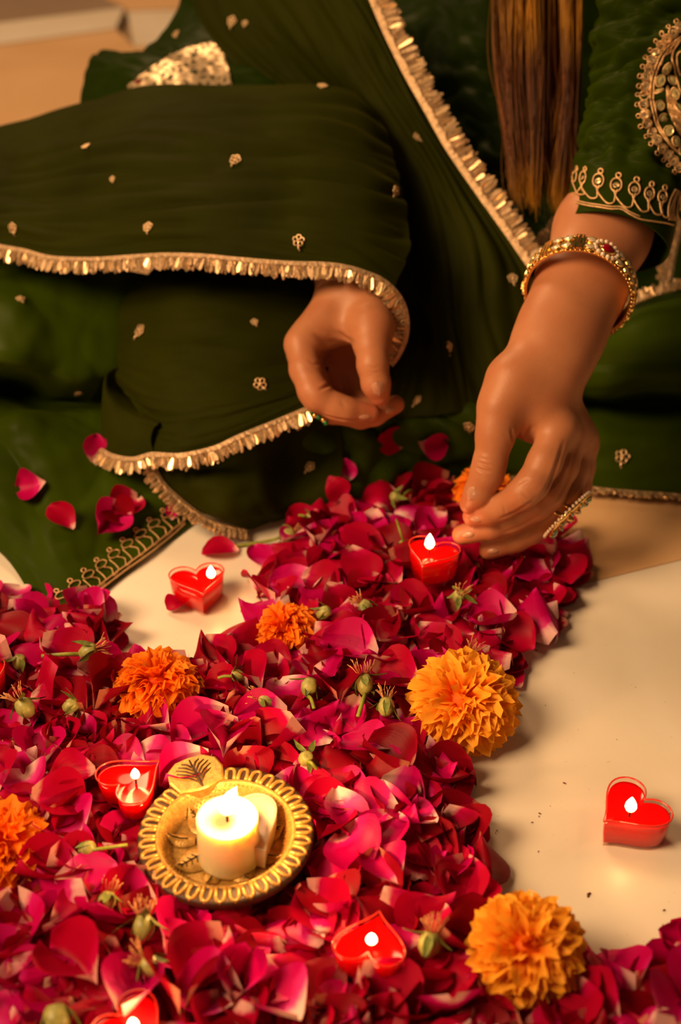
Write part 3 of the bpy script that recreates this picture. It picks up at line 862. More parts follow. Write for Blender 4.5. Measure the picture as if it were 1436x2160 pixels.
fingernail(993, 1040, (986, 1058), .0100, .0115)
fingernail(1003, 1096, (988, 1094), .0070, .0100)
fingernail(988, 1128, (974, 1130), .0070, .0100)
fingernail(1040, 1163, (1026, 1165), .0066, .0100)
fingernail(797, 822, (800, 838), .0100, .0120)
fingernail(770, 880, (784, 880), .0064, .0110)
fingernail(822, 866, (836, 860), .0064, .0100)
# ------------------------------------------------------------------ gold embroidery on the cloth
def lay(pxs, lift=.0012, only=None):
    out = []
    for x, y in pxs:
        h = hit(x, y, only)
        if h is not None: out.append(h[0] + h[1] * lift)
    return out
def smooth_px(pxs, n):
    return [tuple(p) for p in crom(np.array(pxs, dtype=float), n)]
def S(c, ox=1180, oy=0, k=4.32): return (ox + c[0] / k, oy + c[1] / k)
def cord(mb, pxs, r=.00075, n=30, only=None, lift=.0007, mi=0, jitter=.0):
    pts = lay(smooth_px(pxs, n), lift, only)
    if len(pts) > 2:
        if jitter: pts = [p + Vector((rnd.uniform(-1, 1), rnd.uniform(-1, 1), rnd.uniform(-1, 1))) * jitter for p in pts]
        mb.tube(pts, r, 5, mi)
def ring_px(c, rx, ry=None, a=0.0, n=14):
    ry = ry or rx
    return [(c[0] + rx * math.cos(t) * math.cos(a) - ry * math.sin(t) * math.sin(a), c[1] + rx * math.cos(t) * math.sin(a) + ry * math.sin(t) * math.cos(a)) for t in [2 * math.pi * k / n for k in range(n + 1)]]
def sequin(px, py, r, parent, m=None, lift=.0009, only=None, name='sequin', tilt=.12):
    h = hit(px, py, only)
    if h is None: return
    n = (h[1] + Vector((rnd.uniform(-1, 1), rnd.uniform(-1, 1), rnd.uniform(-1, 1))) * tilt).normalized()
    R = frame(n); mb = MB()
    M = place(h[0] + h[1] * lift, R)
    mb.lathe([(r * .22, .0004), (r * .30, .0006), (r * .8, .0001), (r, .0006), (r, .0), (r * .22, 0)], 16, M)
    part_mb(name, mb, m or M_['gold_sequin'], parent)
def gem(px, py, rx, ry, ang, parent, only=None, name='mirror_stone'):
    h = hit(px, py, only)
    if h is None: return
    n = h[1]; R = frame(n, up=-VIEW.cross(Vector((1, 0, 0))))
    Rz = Matrix.Rotation(-ang, 3, 'Z')
    M = place(h[0] + n * .0004, R @ Rz)
    mb = MB(); v = []; f = []
    K = 16
    prof = [(1.25, .0), (1.22, .0011), (1.02, .0012), (.98, .0008), (.55, .0017), (.0, .0019)]
    for q, z in prof:
        for k in range(K):
            t = 2 * math.pi * k / K
            w = 1 - .28 * max(0, math.sin(t)) ** 2
            v.append(M @ Vector((rx * q * math.cos(t) * w, ry * q * math.sin(t), z)))
    for i in range(len(prof) - 1):
        for k in range(K):
            l = (k + 1) % K
            f.append((i * K + k, i * K + l, (i + 1) * K + l, (i + 1) * K + k))
    mb.add(v, f); mb.mi = [0 if i < 2 * K else 1 for i in range(len(f))]
    part_mb(name, mb, [M_['gold_cord'], M_['kundan']], parent)
M_['kundan'] = simple('kundan_glass', (0.86, 0.68, 0.32), 0.12, 0.55, .3, 250.)
on_sl = (sleeve,)
emb = MB()
base1 = [(30, 1826), (140, 1850), (260, 1878), (370, 1895), (470, 1910), (560, 1912), (640, 1958), (730, 2000), (850, 2020), (960, 2035), (1030, 2052)]
cord(emb, [S(c) for c in base1], n=60, only=on_sl, r=.0007)
cord(emb, [S((c[0], c[1] - 22)) for c in base1[:8]], n=50, only=on_sl, r=.0006)
mot = [(142, 1612, 18, 50), (217, 1622, 28, 56), (356, 1650, 48, 62), (517, 1690, 50, 62), (680, 1726, 50, 60), (815, 1765, 42, 58), (932, 1794, 38, 56)]
for i, (x, y, rx, ry) in enumerate(mot):
    c = S((x, y)); 
    cord(emb, ring_px(c, rx / 4.32, ry / 4.32, .12), n=36, only=on_sl)
    cord(emb, ring_px(S((x + 22, y - ry - 24)), rx * .45 / 4.32, 22 / 4.32), n=24, only=on_sl)
    if i < len(mot) - 1:
        nx = mot[i + 1]
        mid = ((x + nx[0]) / 2 + 25, max(y, nx[1]) + ry + 110)
        cord(emb, [S((x - 22, y + ry * .75)), S((x + 2, y + ry + 55)), S((mid[0] - 30, mid[1] - 8)), S((mid[0] + 30, mid[1] - 12)), S((nx[0] - 10, nx[1] + nx[3] + 40)), S((nx[0] + 10, nx[1] + nx[3] * .7))], n=40, only=on_sl)
cord(emb, [S((910, 1850)), S((915, 1900)), S((935, 1965)), S((975, 1985)), S((1010, 1960))], n=24, only=on_sl)
cord(emb, [S((10, 1800)), S((60, 1740)), S((90, 1650)), S((112, 1560))], n=24, only=on_sl)
cord(emb, [S((215, 1680)), S((170, 1750)), S((110, 1790)), S((50, 1826))], n=24, only=on_sl)
for k in range(7):
    x0 = 1000 + k * 17
    cord(emb, [S((1050 + k * 9, 1725 + k * 6)), S((x0 + rnd.uniform(-12, 12), 1830)), S((x0 - 20 + rnd.uniform(-14, 14), 1930)), S((x0 - 10, 2010))], n=22, only=on_sl, r=.0008)
# paisley outlines
oc = [(1106, 330), (1050, 365), (985, 420), (925, 510), (880, 590), (848, 690), (832, 800), (830, 900), (842, 1000), (862, 1090), (905, 1180), (960, 1270), (1020, 1340), (1106, 1420)]
cord(emb, [S(c) for c in oc], n=80, only=on_sl, r=.0008)
cord(emb, [S((c[0] + 26, c[1] + 12)) for c in oc], n=80, only=on_sl, r=.0008)
cord(emb, [S(c) for c in [(1088, 350), (1030, 400), (1005, 480), (950, 520), (930, 570), (895, 610)]], n=40, only=on_sl)
cord(emb, [S(c) for c in [(1100, 360), (1045, 450), (1020, 540), (1045, 620), (1060, 700), (1080, 760), (1106, 860)]], n=40, only=on_sl, r=.0009)
cord(emb, [S(c) for c in [(1106, 470), (1075, 500), (1065, 560), (1085, 640), (1106, 690)]], n=30, only=on_sl, r=.0009)
for k in range(9):   # packed zari filling
    cord(emb, [S((975 + k * 6, 790 + k * 10)), S((985 + k * 9, 920)), S((1010 + k * 11, 1040)), S((1055 + k * 12, 1150)), S((1105 + k * 6, 1230))], n=40, only=on_sl, r=.0009, mi=0, jitter=.00015)
ring_c = [(1100, 250), (1036, 298), (980, 353), (928, 412), (884, 485), (842, 558), (815, 628), (791, 706), (784, 790), (772, 870), (767, 955), (782, 1043), (798, 1128), (843, 1210), (888, 1280), (935, 1355), (990, 1412), (1037, 1465), (1088, 1520)]
for i, c in enumerate(ring_c):
    a, b = ring_c[max(i - 1, 0)], ring_c[min(i + 1, len(ring_c) - 1)]
    t = Vector((b[0] - a[0], b[1] - a[1])).normalized(); o = Vector((-t.y, t.x))
    if o.x > 0: o = -o
    cord(emb, ring_px(S(c), 43 / 4.32), n=26, only=on_sl, r=.0006)
    cord(emb, ring_px(S((c[0] + o.x * 64, c[1] + o.y * 64)), 18 / 4.32), n=18, only=on_sl, r=.0006)
    sequin(*S(c), .0030, sleeve, only=on_sl)
part_mb('embroidery', emb, M_['gold_cord'], sleeve)
for x, y, rx, ry in mot[1:]:
    sequin(*S((x, y + 6)), .0024 * min(1, rx / 42), sleeve, only=on_sl)
for (x, y, rx, ry, a) in [(975, 622, .0013, .0019, 0), (915, 738, .0014, .0019, .5), (1025, 738, .0014, .0018, -.5), (905, 838, .0015, .0017, .3), (1048, 850, .0014, .0019, -.3), (908, 965, .0015, .0016, .2), (1090, 985, .0018, .0026, -.2),
                          (935, 1083, .0015, .0017, .3), (992, 1192, .0015, .0016, .6), (1052, 1288, .0016, .0015, .6), (1106, 1360, .0013, .0014, .5)]:
    gem(*S((x, y)), rx * 2.15, ry * 2.15, a, sleeve, only=on_sl)

# looped braid along the skirt's lower edge
he = MB(); on_sk = (skirt,)
bl = [(142, 1296), (200, 1254), (281, 1194), (340, 1148), (392, 1106)]
cord(he, bl, .0008, 50, on_sk, .0012); cord(he, [(x - 5, y - 7) for x, y in bl], .0008, 50, on_sk, .0012)
for k in range(9):
    t = k / 8.0
    x = 150 + 222 * t; y = 1272 - 172 * t
    tx, ty = .78, -.60; ox, oy = -.60, -.78
    e = (x + ox * 34, y + oy * 20)
    cord(he, ring_px(e, 13, 7, -.5), .0005, 24, on_sk, .001)
    cord(he, ring_px((e[0] + ox * 16, e[1] + oy * 11), 5, 4), .0006, 14, on_sk, .001)
    cord(he, [(e[0] + 6, e[1] + 6), (x + 2, y - 6), (x + tx * 8, y + ty * 4 + 12), (x + tx * 22, y + ty * 16 + 4), (e[0] + tx * 30 - 6, e[1] + ty * 30 + 8)], .00055, 24, on_sk, .001)
part_mb('embroidery', he, M_['gold_cord'], skirt)
# gold worked panel on the far sleeve
gp_rows = [[(272, 182, 1.24), (335, 134, 1.24), (400, 102, 1.24), (464, 87, 1.24)], [(272, 184, 1.24), (345, 150, 1.24), (410, 130, 1.24), (474, 118, 1.24)], [(273, 187, 1.24), (350, 172, 1.24), (415, 160, 1.24), (484, 152, 1.24)], [(274, 192, 1.24), (350, 196, 1.24), (420, 198, 1.24), (492, 190, 1.24)]]
A = crom(np.array(gp_rows)[:, :, :2], 26); A = np.swapaxes(crom(np.swapaxes(A, 0, 1), 40), 0, 1)
gv = np.zeros((26, 40, 3))
for j in range(26):
    for i in range(40):
        h = hit(A[j, i, 0], A[j, i, 1], (kurta,))
        b = .0012 + .0022 * abs(noise.noise(Vector((A[j, i, 0] * .09, A[j, i, 1] * .11, 3))))
        gv[j, i] = tuple(h[0] + h[1] * b) if h is not None else tuple(P(A[j, i, 0], A[j, i, 1], 1.27))
def brocade():
    m, nt, out = new_mat('gold_brocade')
    b = principled(nt, out, (.6, .42, .25), .4, .6)
    tc = nd(nt, 'ShaderNodeTexCoord'); vo = nd(nt, 'ShaderNodeTexVoronoi', Scale=130.0); vo.feature = 'DISTANCE_TO_EDGE'
    nt.links.new(tc.outputs['Object'], vo.inputs['Vector'])
    nz = nd(nt, 'ShaderNodeTexNoise', Scale=60.0, Detail=3.0); nt.links.new(tc.outputs['Object'], nz.inputs['Vector'])
    ml = nd(nt, 'ShaderNodeMath', operation='MULTIPLY'); nt.links.new(vo.outputs['Distance'], ml.inputs[0]); nt.links.new(nz.outputs['Fac'], ml.inputs[1])
    r = ramp(nt, [(0.05, (.70, .52, .33)), (0.10, (.50, .36, .2)), (0.13, (.03, .04, .01))])
    nt.links.new(ml.outputs[0], r.inputs['Fac']); nt.links.new(r.outputs['Color'], b.inputs['Base Color'])
    return m
M_['brocade'] = brocade()
v, f, uv = thick([gv], .0006)
part('embroidered_panel', v, f, M_['brocade'], kurta)
M_['ruby'] = simple('ruby_glass', (0.32, 0.0, 0.012), 0.06, 0, Transmission_Weight=.35, IOR=1.7)
h = hit(294, 176)
mb = MB().blob(h[0] + h[1] * .002, .0028); part_mb('red_bead', mb, M_['ruby'], kurta)

# little gold sprigs scattered over dupatta and skirt
sp_mesh = None
def sprig_mesh():
    mb = MB()
    for k in range(5):
        a = 2 * math.pi * k / 5 + .3
        c = Vector((math.cos(a) * .0021, math.sin(a) * .0021, .0006))
        pts = [c + Vector((math.cos(t) * .0014, math.sin(t) * .0014, .0002 * math.sin(3 * t))) for t in [2 * math.pi * q / 8 for q in range(8)]]
        mb.tube(pts, .00045, 4, closed=True)
    mb.blob((0, 0, .001), .0009, n=6, m=4)
    mb.tube([(0, -.002, .0005), (.0004, -.0045, .0006), (.0014, -.006, .0005)], .0005, 4)
    return mb.build('sequin_sprig', M_['gold_sequin'], me_only=True)
sp_me = sprig_mesh()
for (x, y, s) in [(182, 310, 1), (497, 338, 1.1), (680, 183, 1.1), (833, 403, 1), (313, 480, 1), (630, 508, 1.1), (28, 480, 1), (490, 45, 1.1), (372, 73, 1), (297, 698, 1.25), (548, 810, 1.2), (43, 632, .9), (948, 732, 1.1),
                  (880, 290, 1), (990, 898, 1.2), (882, 845, 1), (1312, 963, 1.4), (655, 985, 1), (165, 828, .8), (536, 680, .7), (1080, 588, 1), (1233, 812, 1.1), (517, 50, .7), (238, 378, .6)]:
    h = hit(x, y)
    if h is None or h[3] in (body,): continue
    n = h[1]; R = frame(n, up=(0, .5, .8)) @ Matrix.Rotation(rnd.uniform(-.8, .8), 3, 'Z')
    link('sequin_sprig', sp_me, h[3], PINV @ place(h[0] + n * .0004, R, s * 1.15))

# ------------------------------------------------------------------ hair falling from above the frame
def hair_mat():
    m, nt, out = new_mat('hair')
    b = principled(nt, out, (.2, .07, .02), .34)
    b.inputs['Specular IOR Level'].default_value = .18
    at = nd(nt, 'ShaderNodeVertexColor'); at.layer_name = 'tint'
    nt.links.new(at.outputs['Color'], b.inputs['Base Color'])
    return m
M_['hair'] = hair_mat()
def build_hair(N=1150, K=20):
    r = random.Random(5); V = []; Fc = []; C = []
    locks = [(-1 + 2 * (q + r.uniform(.1, .9)) / 26, r.uniform(-1, 1)) for q in range(26)]
    for s in range(N):
        lk = locks[s % 26]; fly = r.random() < .05
        u = max(-1, min(1, lk[0] + r.gauss(0, .045)))
        w = lk[1] + r.gauss(0, .2)
        x0 = 1132 + u * 92; x1 = 1140 + u * 66 + lk[1] * 8 + r.gauss(0, 5)
        y1 = 418 + 20 * u * (1 if u > 0 else .3) + r.gauss(0, 16) - abs(u) * 4
        if r.random() < .22: y1 -= r.uniform(10, 190)
        pts = []
        ph = r.uniform(0, 6.3); am = r.uniform(1, 5) if not fly else r.uniform(10, 34)
        for k in range(K):
            t = k / (K - 1.0)
            bulge = math.sin(t * math.pi * .9) * 10 * u
            x = x0 + (x1 - x0) * t ** 1.3 + bulge + am * math.sin(ph + t * 5.5) * t + 9 * math.sin(lk[0] * 9 + t * 4.5) * t
            y = -90 + (y1 + 90) * t
            pts.append(P(x, y, 1.155 + w * .014 + .006 * math.sin(ph + t * 4)))
        rad = r.uniform(.00022, .00042)
        b = len(V)
        for k, p in enumerate(pts):
            q = rad * (1 if k < K - 3 else (K - k) / 3.5)
            for e in ((1, 0), (-.5, .87), (-.5, -.87)):
                V.append(p + Vector((e[0] * q, e[1] * q * CT, e[1] * q * ST * 0 + 0)) )
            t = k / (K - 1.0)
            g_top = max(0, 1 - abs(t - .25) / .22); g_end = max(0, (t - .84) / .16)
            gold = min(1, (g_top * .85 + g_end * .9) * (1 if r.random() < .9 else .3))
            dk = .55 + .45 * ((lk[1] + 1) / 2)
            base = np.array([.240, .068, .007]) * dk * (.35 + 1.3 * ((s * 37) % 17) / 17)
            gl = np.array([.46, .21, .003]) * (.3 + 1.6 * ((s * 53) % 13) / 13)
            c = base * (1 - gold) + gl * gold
            C += [[*c, 1]] * 3
        for k in range(K - 1):
            for e in range(3):
                l = (e + 1) % 3
                Fc.append((b + k * 3 + e, b + k * 3 + l, b + k * 3 + 3 + l, b + k * 3 + 3 + e))
    return V, Fc, C
v, f, c = build_hair()
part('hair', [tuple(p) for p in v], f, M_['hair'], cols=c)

# ------------------------------------------------------------------ jewellery
M_['pearl'] = simple('pearl', (0.72, 0.58, 0.45), 0.18, 0, .06, 200., Coat_Weight=.6)
M_['polki'] = simple('polki', (0.66, 0.50, 0.36), 0.10, 0.15, .2, 500., Coat_Weight=.8)
M_['enamel'] = simple('green_enamel', (0.010, 0.16, 0.012), 0.18, 0)
M_['emerald'] = simple('emerald_glass', (0.0, 0.20, 0.045), 0.05, 0, Transmission_Weight=.3, IOR=1.6)
BR_C = P(1222, 610, 1.012)
U_ = Vector((0, ST, CT))
maj = (Vector((1, 0, 0)) * .92 - U_ * .39).normalized()
mindir = (Vector((1, 0, 0)) * -.39 - U_ * .92).normalized()          # towards the hand in the picture
brn = (mindir * .735 - VIEW * .68).normalized()                     # axis of the loose bangle
near = brn.cross(maj).normalized()
if near.dot(VIEW) > 0: near = -near
BR_R = 0.0375
def br(a, r, z): return BR_C + (maj * math.cos(a) + near * math.sin(a)) * r + brn * z
bracelet = empty('bracelet', BR_C, 'gold bangle set with clear stones and one red drop on the outstretched forearm', 'bracelet')
def jpart(name, mb, mats, parent, org, smooth=True):
    v = [(Vector(p) - org) for p in mb.v]
    return mesh_obj(name, v, mb.f, mats, parent, smooth, mat_idx=mb.mi if any(mb.mi) else None)
mb = MB(); K = 120; v = []; f = []
for k in range(K):
    a = 2 * math.pi * k / K; bumpy = .0003 * math.cos(k * math.pi)
    for r_, z in ((BR_R - .0011, -.0078), (BR_R + .0008 + bumpy, -.0086), (BR_R + .0012, -.006), (BR_R + .0012, .006), (BR_R + .0008 + bumpy, .0086), (BR_R - .0011, .0078)):
        v.append(br(a, r_, z))
for k in range(K):
    l = (k + 1) % K
    for m in range(6):
        n = (m + 1) % 6
        f.append((k * 6 + m, k * 6 + n, l * 6 + n, l * 6 + m))
mb.add(v, f); jpart('band', mb, M_['gold'], bracelet, BR_C, False)
mb = MB()
for k in range(72):
    a = 2 * math.pi * k / 72
    for z in (-.0086, .0086):
        mb.blob(br(a, BR_R + .0006, z), .00085, n=6, m=4)
jpart('beaded_rim', mb, M_['gold'], bracelet, BR_C)
def bframe(a, z, r=None):
    out = (maj * math.cos(a) + near * math.sin(a)).normalized(); tn = (-maj * math.sin(a) + near * math.cos(a)).normalized()
    R = Matrix((tn, brn, out)).transposed()
    return place(br(a, r or BR_R + .0012, z), R)
def stone(M, w, h, name, mats, parent, org, shape='drop', hh=.0018, ang=0.0, K=16):
    """Collet-set stone: gold bezel, thin enamel line, domed top."""
    mb = MB(); v = []; f = []
    prof = [(1.0, .0), (1.0, .0014), (.90, .0016), (.84, .0013), (.80, .0016), (.5, hh * 1.05), (.0, hh * 1.25)]
    for q, z in prof:
        for k in range(K):
            t = 2 * math.pi * k / K
            x, y = math.cos(t), math.sin(t)
            if shape == 'drop': 
                s_ = 1 - .35 * max(0, x); y = y * s_; x = x * (1.12 if x > 0 else .95)
            elif shape == 'diamond':
                m_ = abs(x) + abs(y); x, y = x / m_ * 1.1, y / m_ * 1.1
            p = Vector((x * w * q, y * h * q, z)); p.rotate(Matrix.Rotation(ang, 3, 'Z'))
            v.append(M @ p)
    for i in range(len(prof) - 1):
        for k in range(K):
            l = (k + 1) % K
            f.append((i * K + k, i * K + l, (i + 1) * K + l, (i + 1) * K + k))
    mb.add(v, f); mb.mi = [(0 if i < 2 * K else 2 if i < 3 * K else 1) for i in range(len(f))]
    return jpart(name, mb, mats, parent, org)
G3 = [M_['gold'], M_['polki'], M_['enamel']]; R3 = [M_['gold'], M_['ruby'], M_['enamel']]
# angle 90 deg faces the viewer; pieces run both ways from the red drop
a0 = math.radians(84)
stone(bframe(a0, 0, BR_R + .0018), .0056, .0052, 'red_stone', R3, bracelet, BR_C, 'drop', .0030, math.pi)
for k in range(14):
    t = 2 * math.pi * k / 14
    M = bframe(a0 + math.cos(t) * .0082 / BR_R, math.sin(t) * .0078, BR_R + .0012)
    mb = MB(); mb.blob(M @ Vector((0, 0, .0008)), .0018, n=8, m=6); jpart('pearl', mb, M_['pearl'], bracelet, BR_C)
da = 0.205
for s in (1, -1):
    for k in range(1, 13):
        a = a0 + s * (.095 + k * da)
        if (a - a0) % (2 * math.pi) > math.pi and s > 0: break
        if k == 2 and s > 0 or k in (5, 9):
            M = bframe(a, 0); mb = MB()
            for q, w in ((-.0024, .0005), (0, .0011), (.0024, .0005)):
                mb.add([M @ Vector((q + i, j, z)) for z in (0, .0016) for i, j in ((-w, -.0082), (w, -.0082), (w, .0082), (-w, .0082))], [(4, 5, 6, 7), (0, 1, 5, 4), (1, 2, 6, 5), (2, 3, 7, 6), (3, 0, 4, 7)], 0)
            for q, z in ((-.0013, -.003), (.0013, .0032)):
                mb.add([M @ Vector((q + i, z + j, .0009)) for i, j in ((-.0005, -.0022), (.0005, -.0022), (.0005, .0022), (-.0005, .0022))], [(0, 1, 2, 3)], 1)
            jpart('spacer_bar', mb, [M_['gold'], M_['enamel']], bracelet, BR_C, False)
            continue
        for z in (-.0042, .0042):
            shp = 'drop' if k % 3 != 2 else 'diamond'
            stone(bframe(a, z), .0037, .0034, 'clear_stone', G3, bracelet, BR_C, shp, .0016, 0 if s > 0 else math.pi, 12)

# large cocktail ring on the outstretched hand, seen edge-on
RC = P(1180, 1072, 1.003)
ringo = empty('cocktail_ring', RC, 'wide oval gold ring with pearls and green stones on the outstretched hand', 'ring')
fa, fb = P(1196, 1040, 1.008), P(1166, 1092, 1.0125)
ft = (fb - fa).normalized(); fc = P(1183, 1069, 1.0105)
e1 = ft.cross(VIEW).normalized(); e2 = ft.cross(e1).normalized()
for off_ in (-.0034, .0042):
    mb = MB(); pts = [fc + ft * off_ + (e1 * math.cos(t) + e2 * math.sin(t)) * .0122 for t in [2 * math.pi * k / 28 for k in range(28)]]
    mb.tube(pts, .0011, 6, closed=True); jpart('band', mb, M_['gold'], ringo, RC)
pa, pb = P(1246, 1040, 1.000), P(1150, 1134, 1.004)
pc = (pa + pb) * .5; pl = (pa - pb).normalized(); L = (pa - pb).length * .5
pn = pl.cross(VIEW).normalized()
if pn.x < 0: pn = -pn
pn = (pn - VIEW * .20).normalized(); pn = (pn - pl * pn.dot(pl)).normalized()
pw = pl.cross(pn).normalized()
MR = Matrix.Translation(pc) @ Matrix((pl, pw, pn)).transposed().to_4x4()
mb = MB(); v = []; f = []; K = 36
prof = [(0, -.0016), (.8, -.0016), (.97, -.0010), (1.0, 0), (.97, .0012), (.8, .0018), (0, .0020)]
for q, z in prof:
    for k in range(K):
        t = 2 * math.pi * k / K; v.append(MR @ Vector((L * q * math.cos(t), L * .78 * q * math.sin(t), z)))
for i in range(len(prof) - 1):
    for k in range(K):
        l = (k + 1) % K; f.append((i * K + k, i * K + l, (i + 1) * K + l, (i + 1) * K + k))
mb.add(v, f); jpart('face_plate', mb, M_['gold'], ringo, RC)
for k in range(40):
    t = 2 * math.pi * k / 40
    mb = MB(); mb.blob(MR @ Vector((L * .99 * math.cos(t), L * .77 * math.sin(t), -.0008)), .00135, n=7, m=5); jpart('pearl', mb, M_['pearl'], ringo, RC)
for k in range(12):
    t = 2 * math.pi * k / 12 + .1
    M = MR @ Matrix.Translation((L * .80 * math.cos(t), L * .60 * math.sin(t), .0012)) @ Matrix.Rotation(t, 4, 'Z')
    stone(M, .0030, .0022, 'green_stone', [M_['gold'], M_['emerald'], M_['gold']], ringo, RC, 'drop', .0026, 0, 12)

# ring peeping out below the resting hand, and the beads at that wrist
RC2 = P(672, 880, 1.07)
ring2 = empty('beaded_ring', RC2, 'small ring with green beads under the curled fingers of the draped hand', 'ring')
bz = [(652, 858), (658, 868), (664, 877), (672, 880), (682, 886), (687, 892)]
for i, (x, y) in enumerate(bz):
    mb = MB(); mb.blob(P(x, y, 1.055), .0022, n=8, m=6); jpart('green_bead' if i % 2 else 'gold_bead', mb, M_['emerald'] if i % 2 else M_['gold'], ring2, RC2)
mb = MB(); fc2 = P(694, 862, 1.066); t2 = (P(760, 880, 1.063) - P(682, 850, 1.067)).normalized()
q1 = t2.cross(VIEW).normalized(); q2 = t2.cross(q1)
mb.tube([fc2 + (q1 * math.cos(t) + q2 * math.sin(t)) * .0113 for t in [2 * math.pi * k / 24 for k in range(24)]], .0010, 6, closed=True)
jpart('band', mb, M_['gold'], ring2, RC2)
WC = P(746, 604, 1.088)
brac2 = empty('beaded_bracelet', WC, 'gold beaded bracelet peeping from under the fringe at the draped wrist', 'bracelet')
wn = (P(748, 632, 1.082) - P(744, 590, 1.092)).normalized(); w1 = wn.cross(VIEW).normalized(); w2 = wn.cross(w1)
for rr_, z in ((.0275, 0), ):
    mb = MB(); mb.tube([WC + (w1 * math.cos(t) + w2 * math.sin(t) * .8) * (rr_ - .001) for t in [2 * math.pi * k / 40 for k in range(40)]], .0016, 6, closed=True); jpart('band', mb, M_['gold'], brac2, WC)
    for k in range(44):
        t = 2 * math.pi * k / 44
        mb = MB(); mb.blob(WC + (w1 * math.cos(t) + w2 * math.sin(t) * .8) * (rr_ + .0006) + wn * (.0018 if k % 2 else -.0012), .0015, n=7, m=5); jpart('bead', mb, M_['gold'], brac2, WC)
# ------------------------------------------------------------------ candles, lamp dish
M_['flame'] = flame_mat(); M_['plastic'] = plastic_mat()
def wax(name, col, sss, rough=.12, trans=.25):
    m, nt, out = new_mat(name)
    b = principled(nt, out, col, rough)
    b.inputs['Subsurface Weight'].default_value = .6
    b.inputs['Subsurface Radius'].default_value = sss
    b.inputs['Subsurface Scale'].default_value = .012
    b.inputs['Coat Weight'].default_value = .15; b.inputs['Coat Roughness'].default_value = .05
    tl = nd(nt, 'ShaderNodeBsdfTranslucent'); tl.inputs['Color'].default_value = (*col, 1)
    mx = nd(nt, 'ShaderNodeMixShader'); mx.inputs[0].default_value = trans
    nt.links.new(b.outputs[0], mx.inputs[1]); nt.links.new(tl.outputs[0], mx.inputs[2]); nt.links.new(mx.outputs[0], out.inputs['Surface'])
    return m
M_['red_wax'] = wax('red_wax', (0.80, 0.001, 0.001), (1.0, .05, .03))
M_['cream_wax'] = wax('cream_wax', (0.93, 0.82, 0.52), (1.0, .6, .25), .25, .2)
M_['pale_wax'] = wax('pale_wax', (0.80, 0.62, 0.44), (1.0, .6, .35), .3, .3)
M_['wick'] = simple('wick', (0.02, 0.012, 0.008), .9)
def heart_pts(w, n=56):
    p = []
    for k in range(n):
        t = 2 * math.pi * k / n + .0001
        x = 16 * math.sin(t) ** 3; y = 13 * math.cos(t) - 5 * math.cos(2 * t) - 2 * math.cos(3 * t) - math.cos(4 * t)
        p.append(Vector((x, y + 2.5)) * (w / 32.0))
    for _ in range(6):
        p = [(p[i - 1] + p[i] * 2 + p[(i + 1) % n]) / 4 for i in range(n)]
    return p
def heart_solid(mb, hp, prof, mi=0, cap_bottom=True, cap_top=True):
    """prof: (scale, z) rings."""
    n = len(hp); v = []; f = []
    for s, z in prof:
        for q in hp: v.append((q.x * s, q.y * s, z))
    for i in range(len(prof) - 1):
        for k in range(n):
            l = (k + 1) % n; f.append((i * n + k, i * n + l, (i + 1) * n + l, (i + 1) * n + k))
    if cap_bottom:
        v.append((0, 0, prof[0][1])); c = len(v) - 1
        for k in range(n): f.append((c, (k + 1) % n, k))
    if cap_top:
        b = (len(prof) - 1) * n; v.append((0, 0, prof[-1][1])); c = len(v) - 1
        for k in range(n): f.append((c, b + k, b + (k + 1) % n))
    import bmesh
    me = mesh_obj('t', v, f, None, None, me_only=True); fix_normals(me)
    f = [tuple(p.vertices) for p in me.polygons]; bpy.data.meshes.remove(me)
    mb.add(v, f, mi)
def flame_mesh(h, r, lean=(0, 0)):
    prof = [(0.02, 0), (.35, .06), (.78, .18), (1.0, .34), (.92, .5), (.68, .68), (.36, .84), (.12, .95), (.01, 1.0)]
    v = []; f = []; n = 14
    for q, z in prof:
        for k in range(n):
            a = 2 * math.pi * k / n
            v.append((r * q * math.cos(a) + lean[0] * z * z, r * q * math.sin(a) + lean[1] * z * z, h * z))
    for i in range(len(prof) - 1):
        for k in range(n):
            l = (k + 1) % n; f.append((i * n + k, i * n + l, (i + 1) * n + l, (i + 1) * n + k))
    return v, f
def flame_lamp(parent, loc, energy):
    d = bpy.data.lights.new('flame_lamp', 'POINT'); d.energy = energy; d.color = (1.0, .50, .16); d.shadow_soft_size = .006
    o = bpy.data.objects.new('flame_lamp', d); COL.objects.link(o); o.parent = parent; o.location = loc
HEARTS = []
M_['cup_rim'] = simple('cup_rim', (0.55, 0.03, 0.02), 0.12, 0, Coat_Weight=.5)
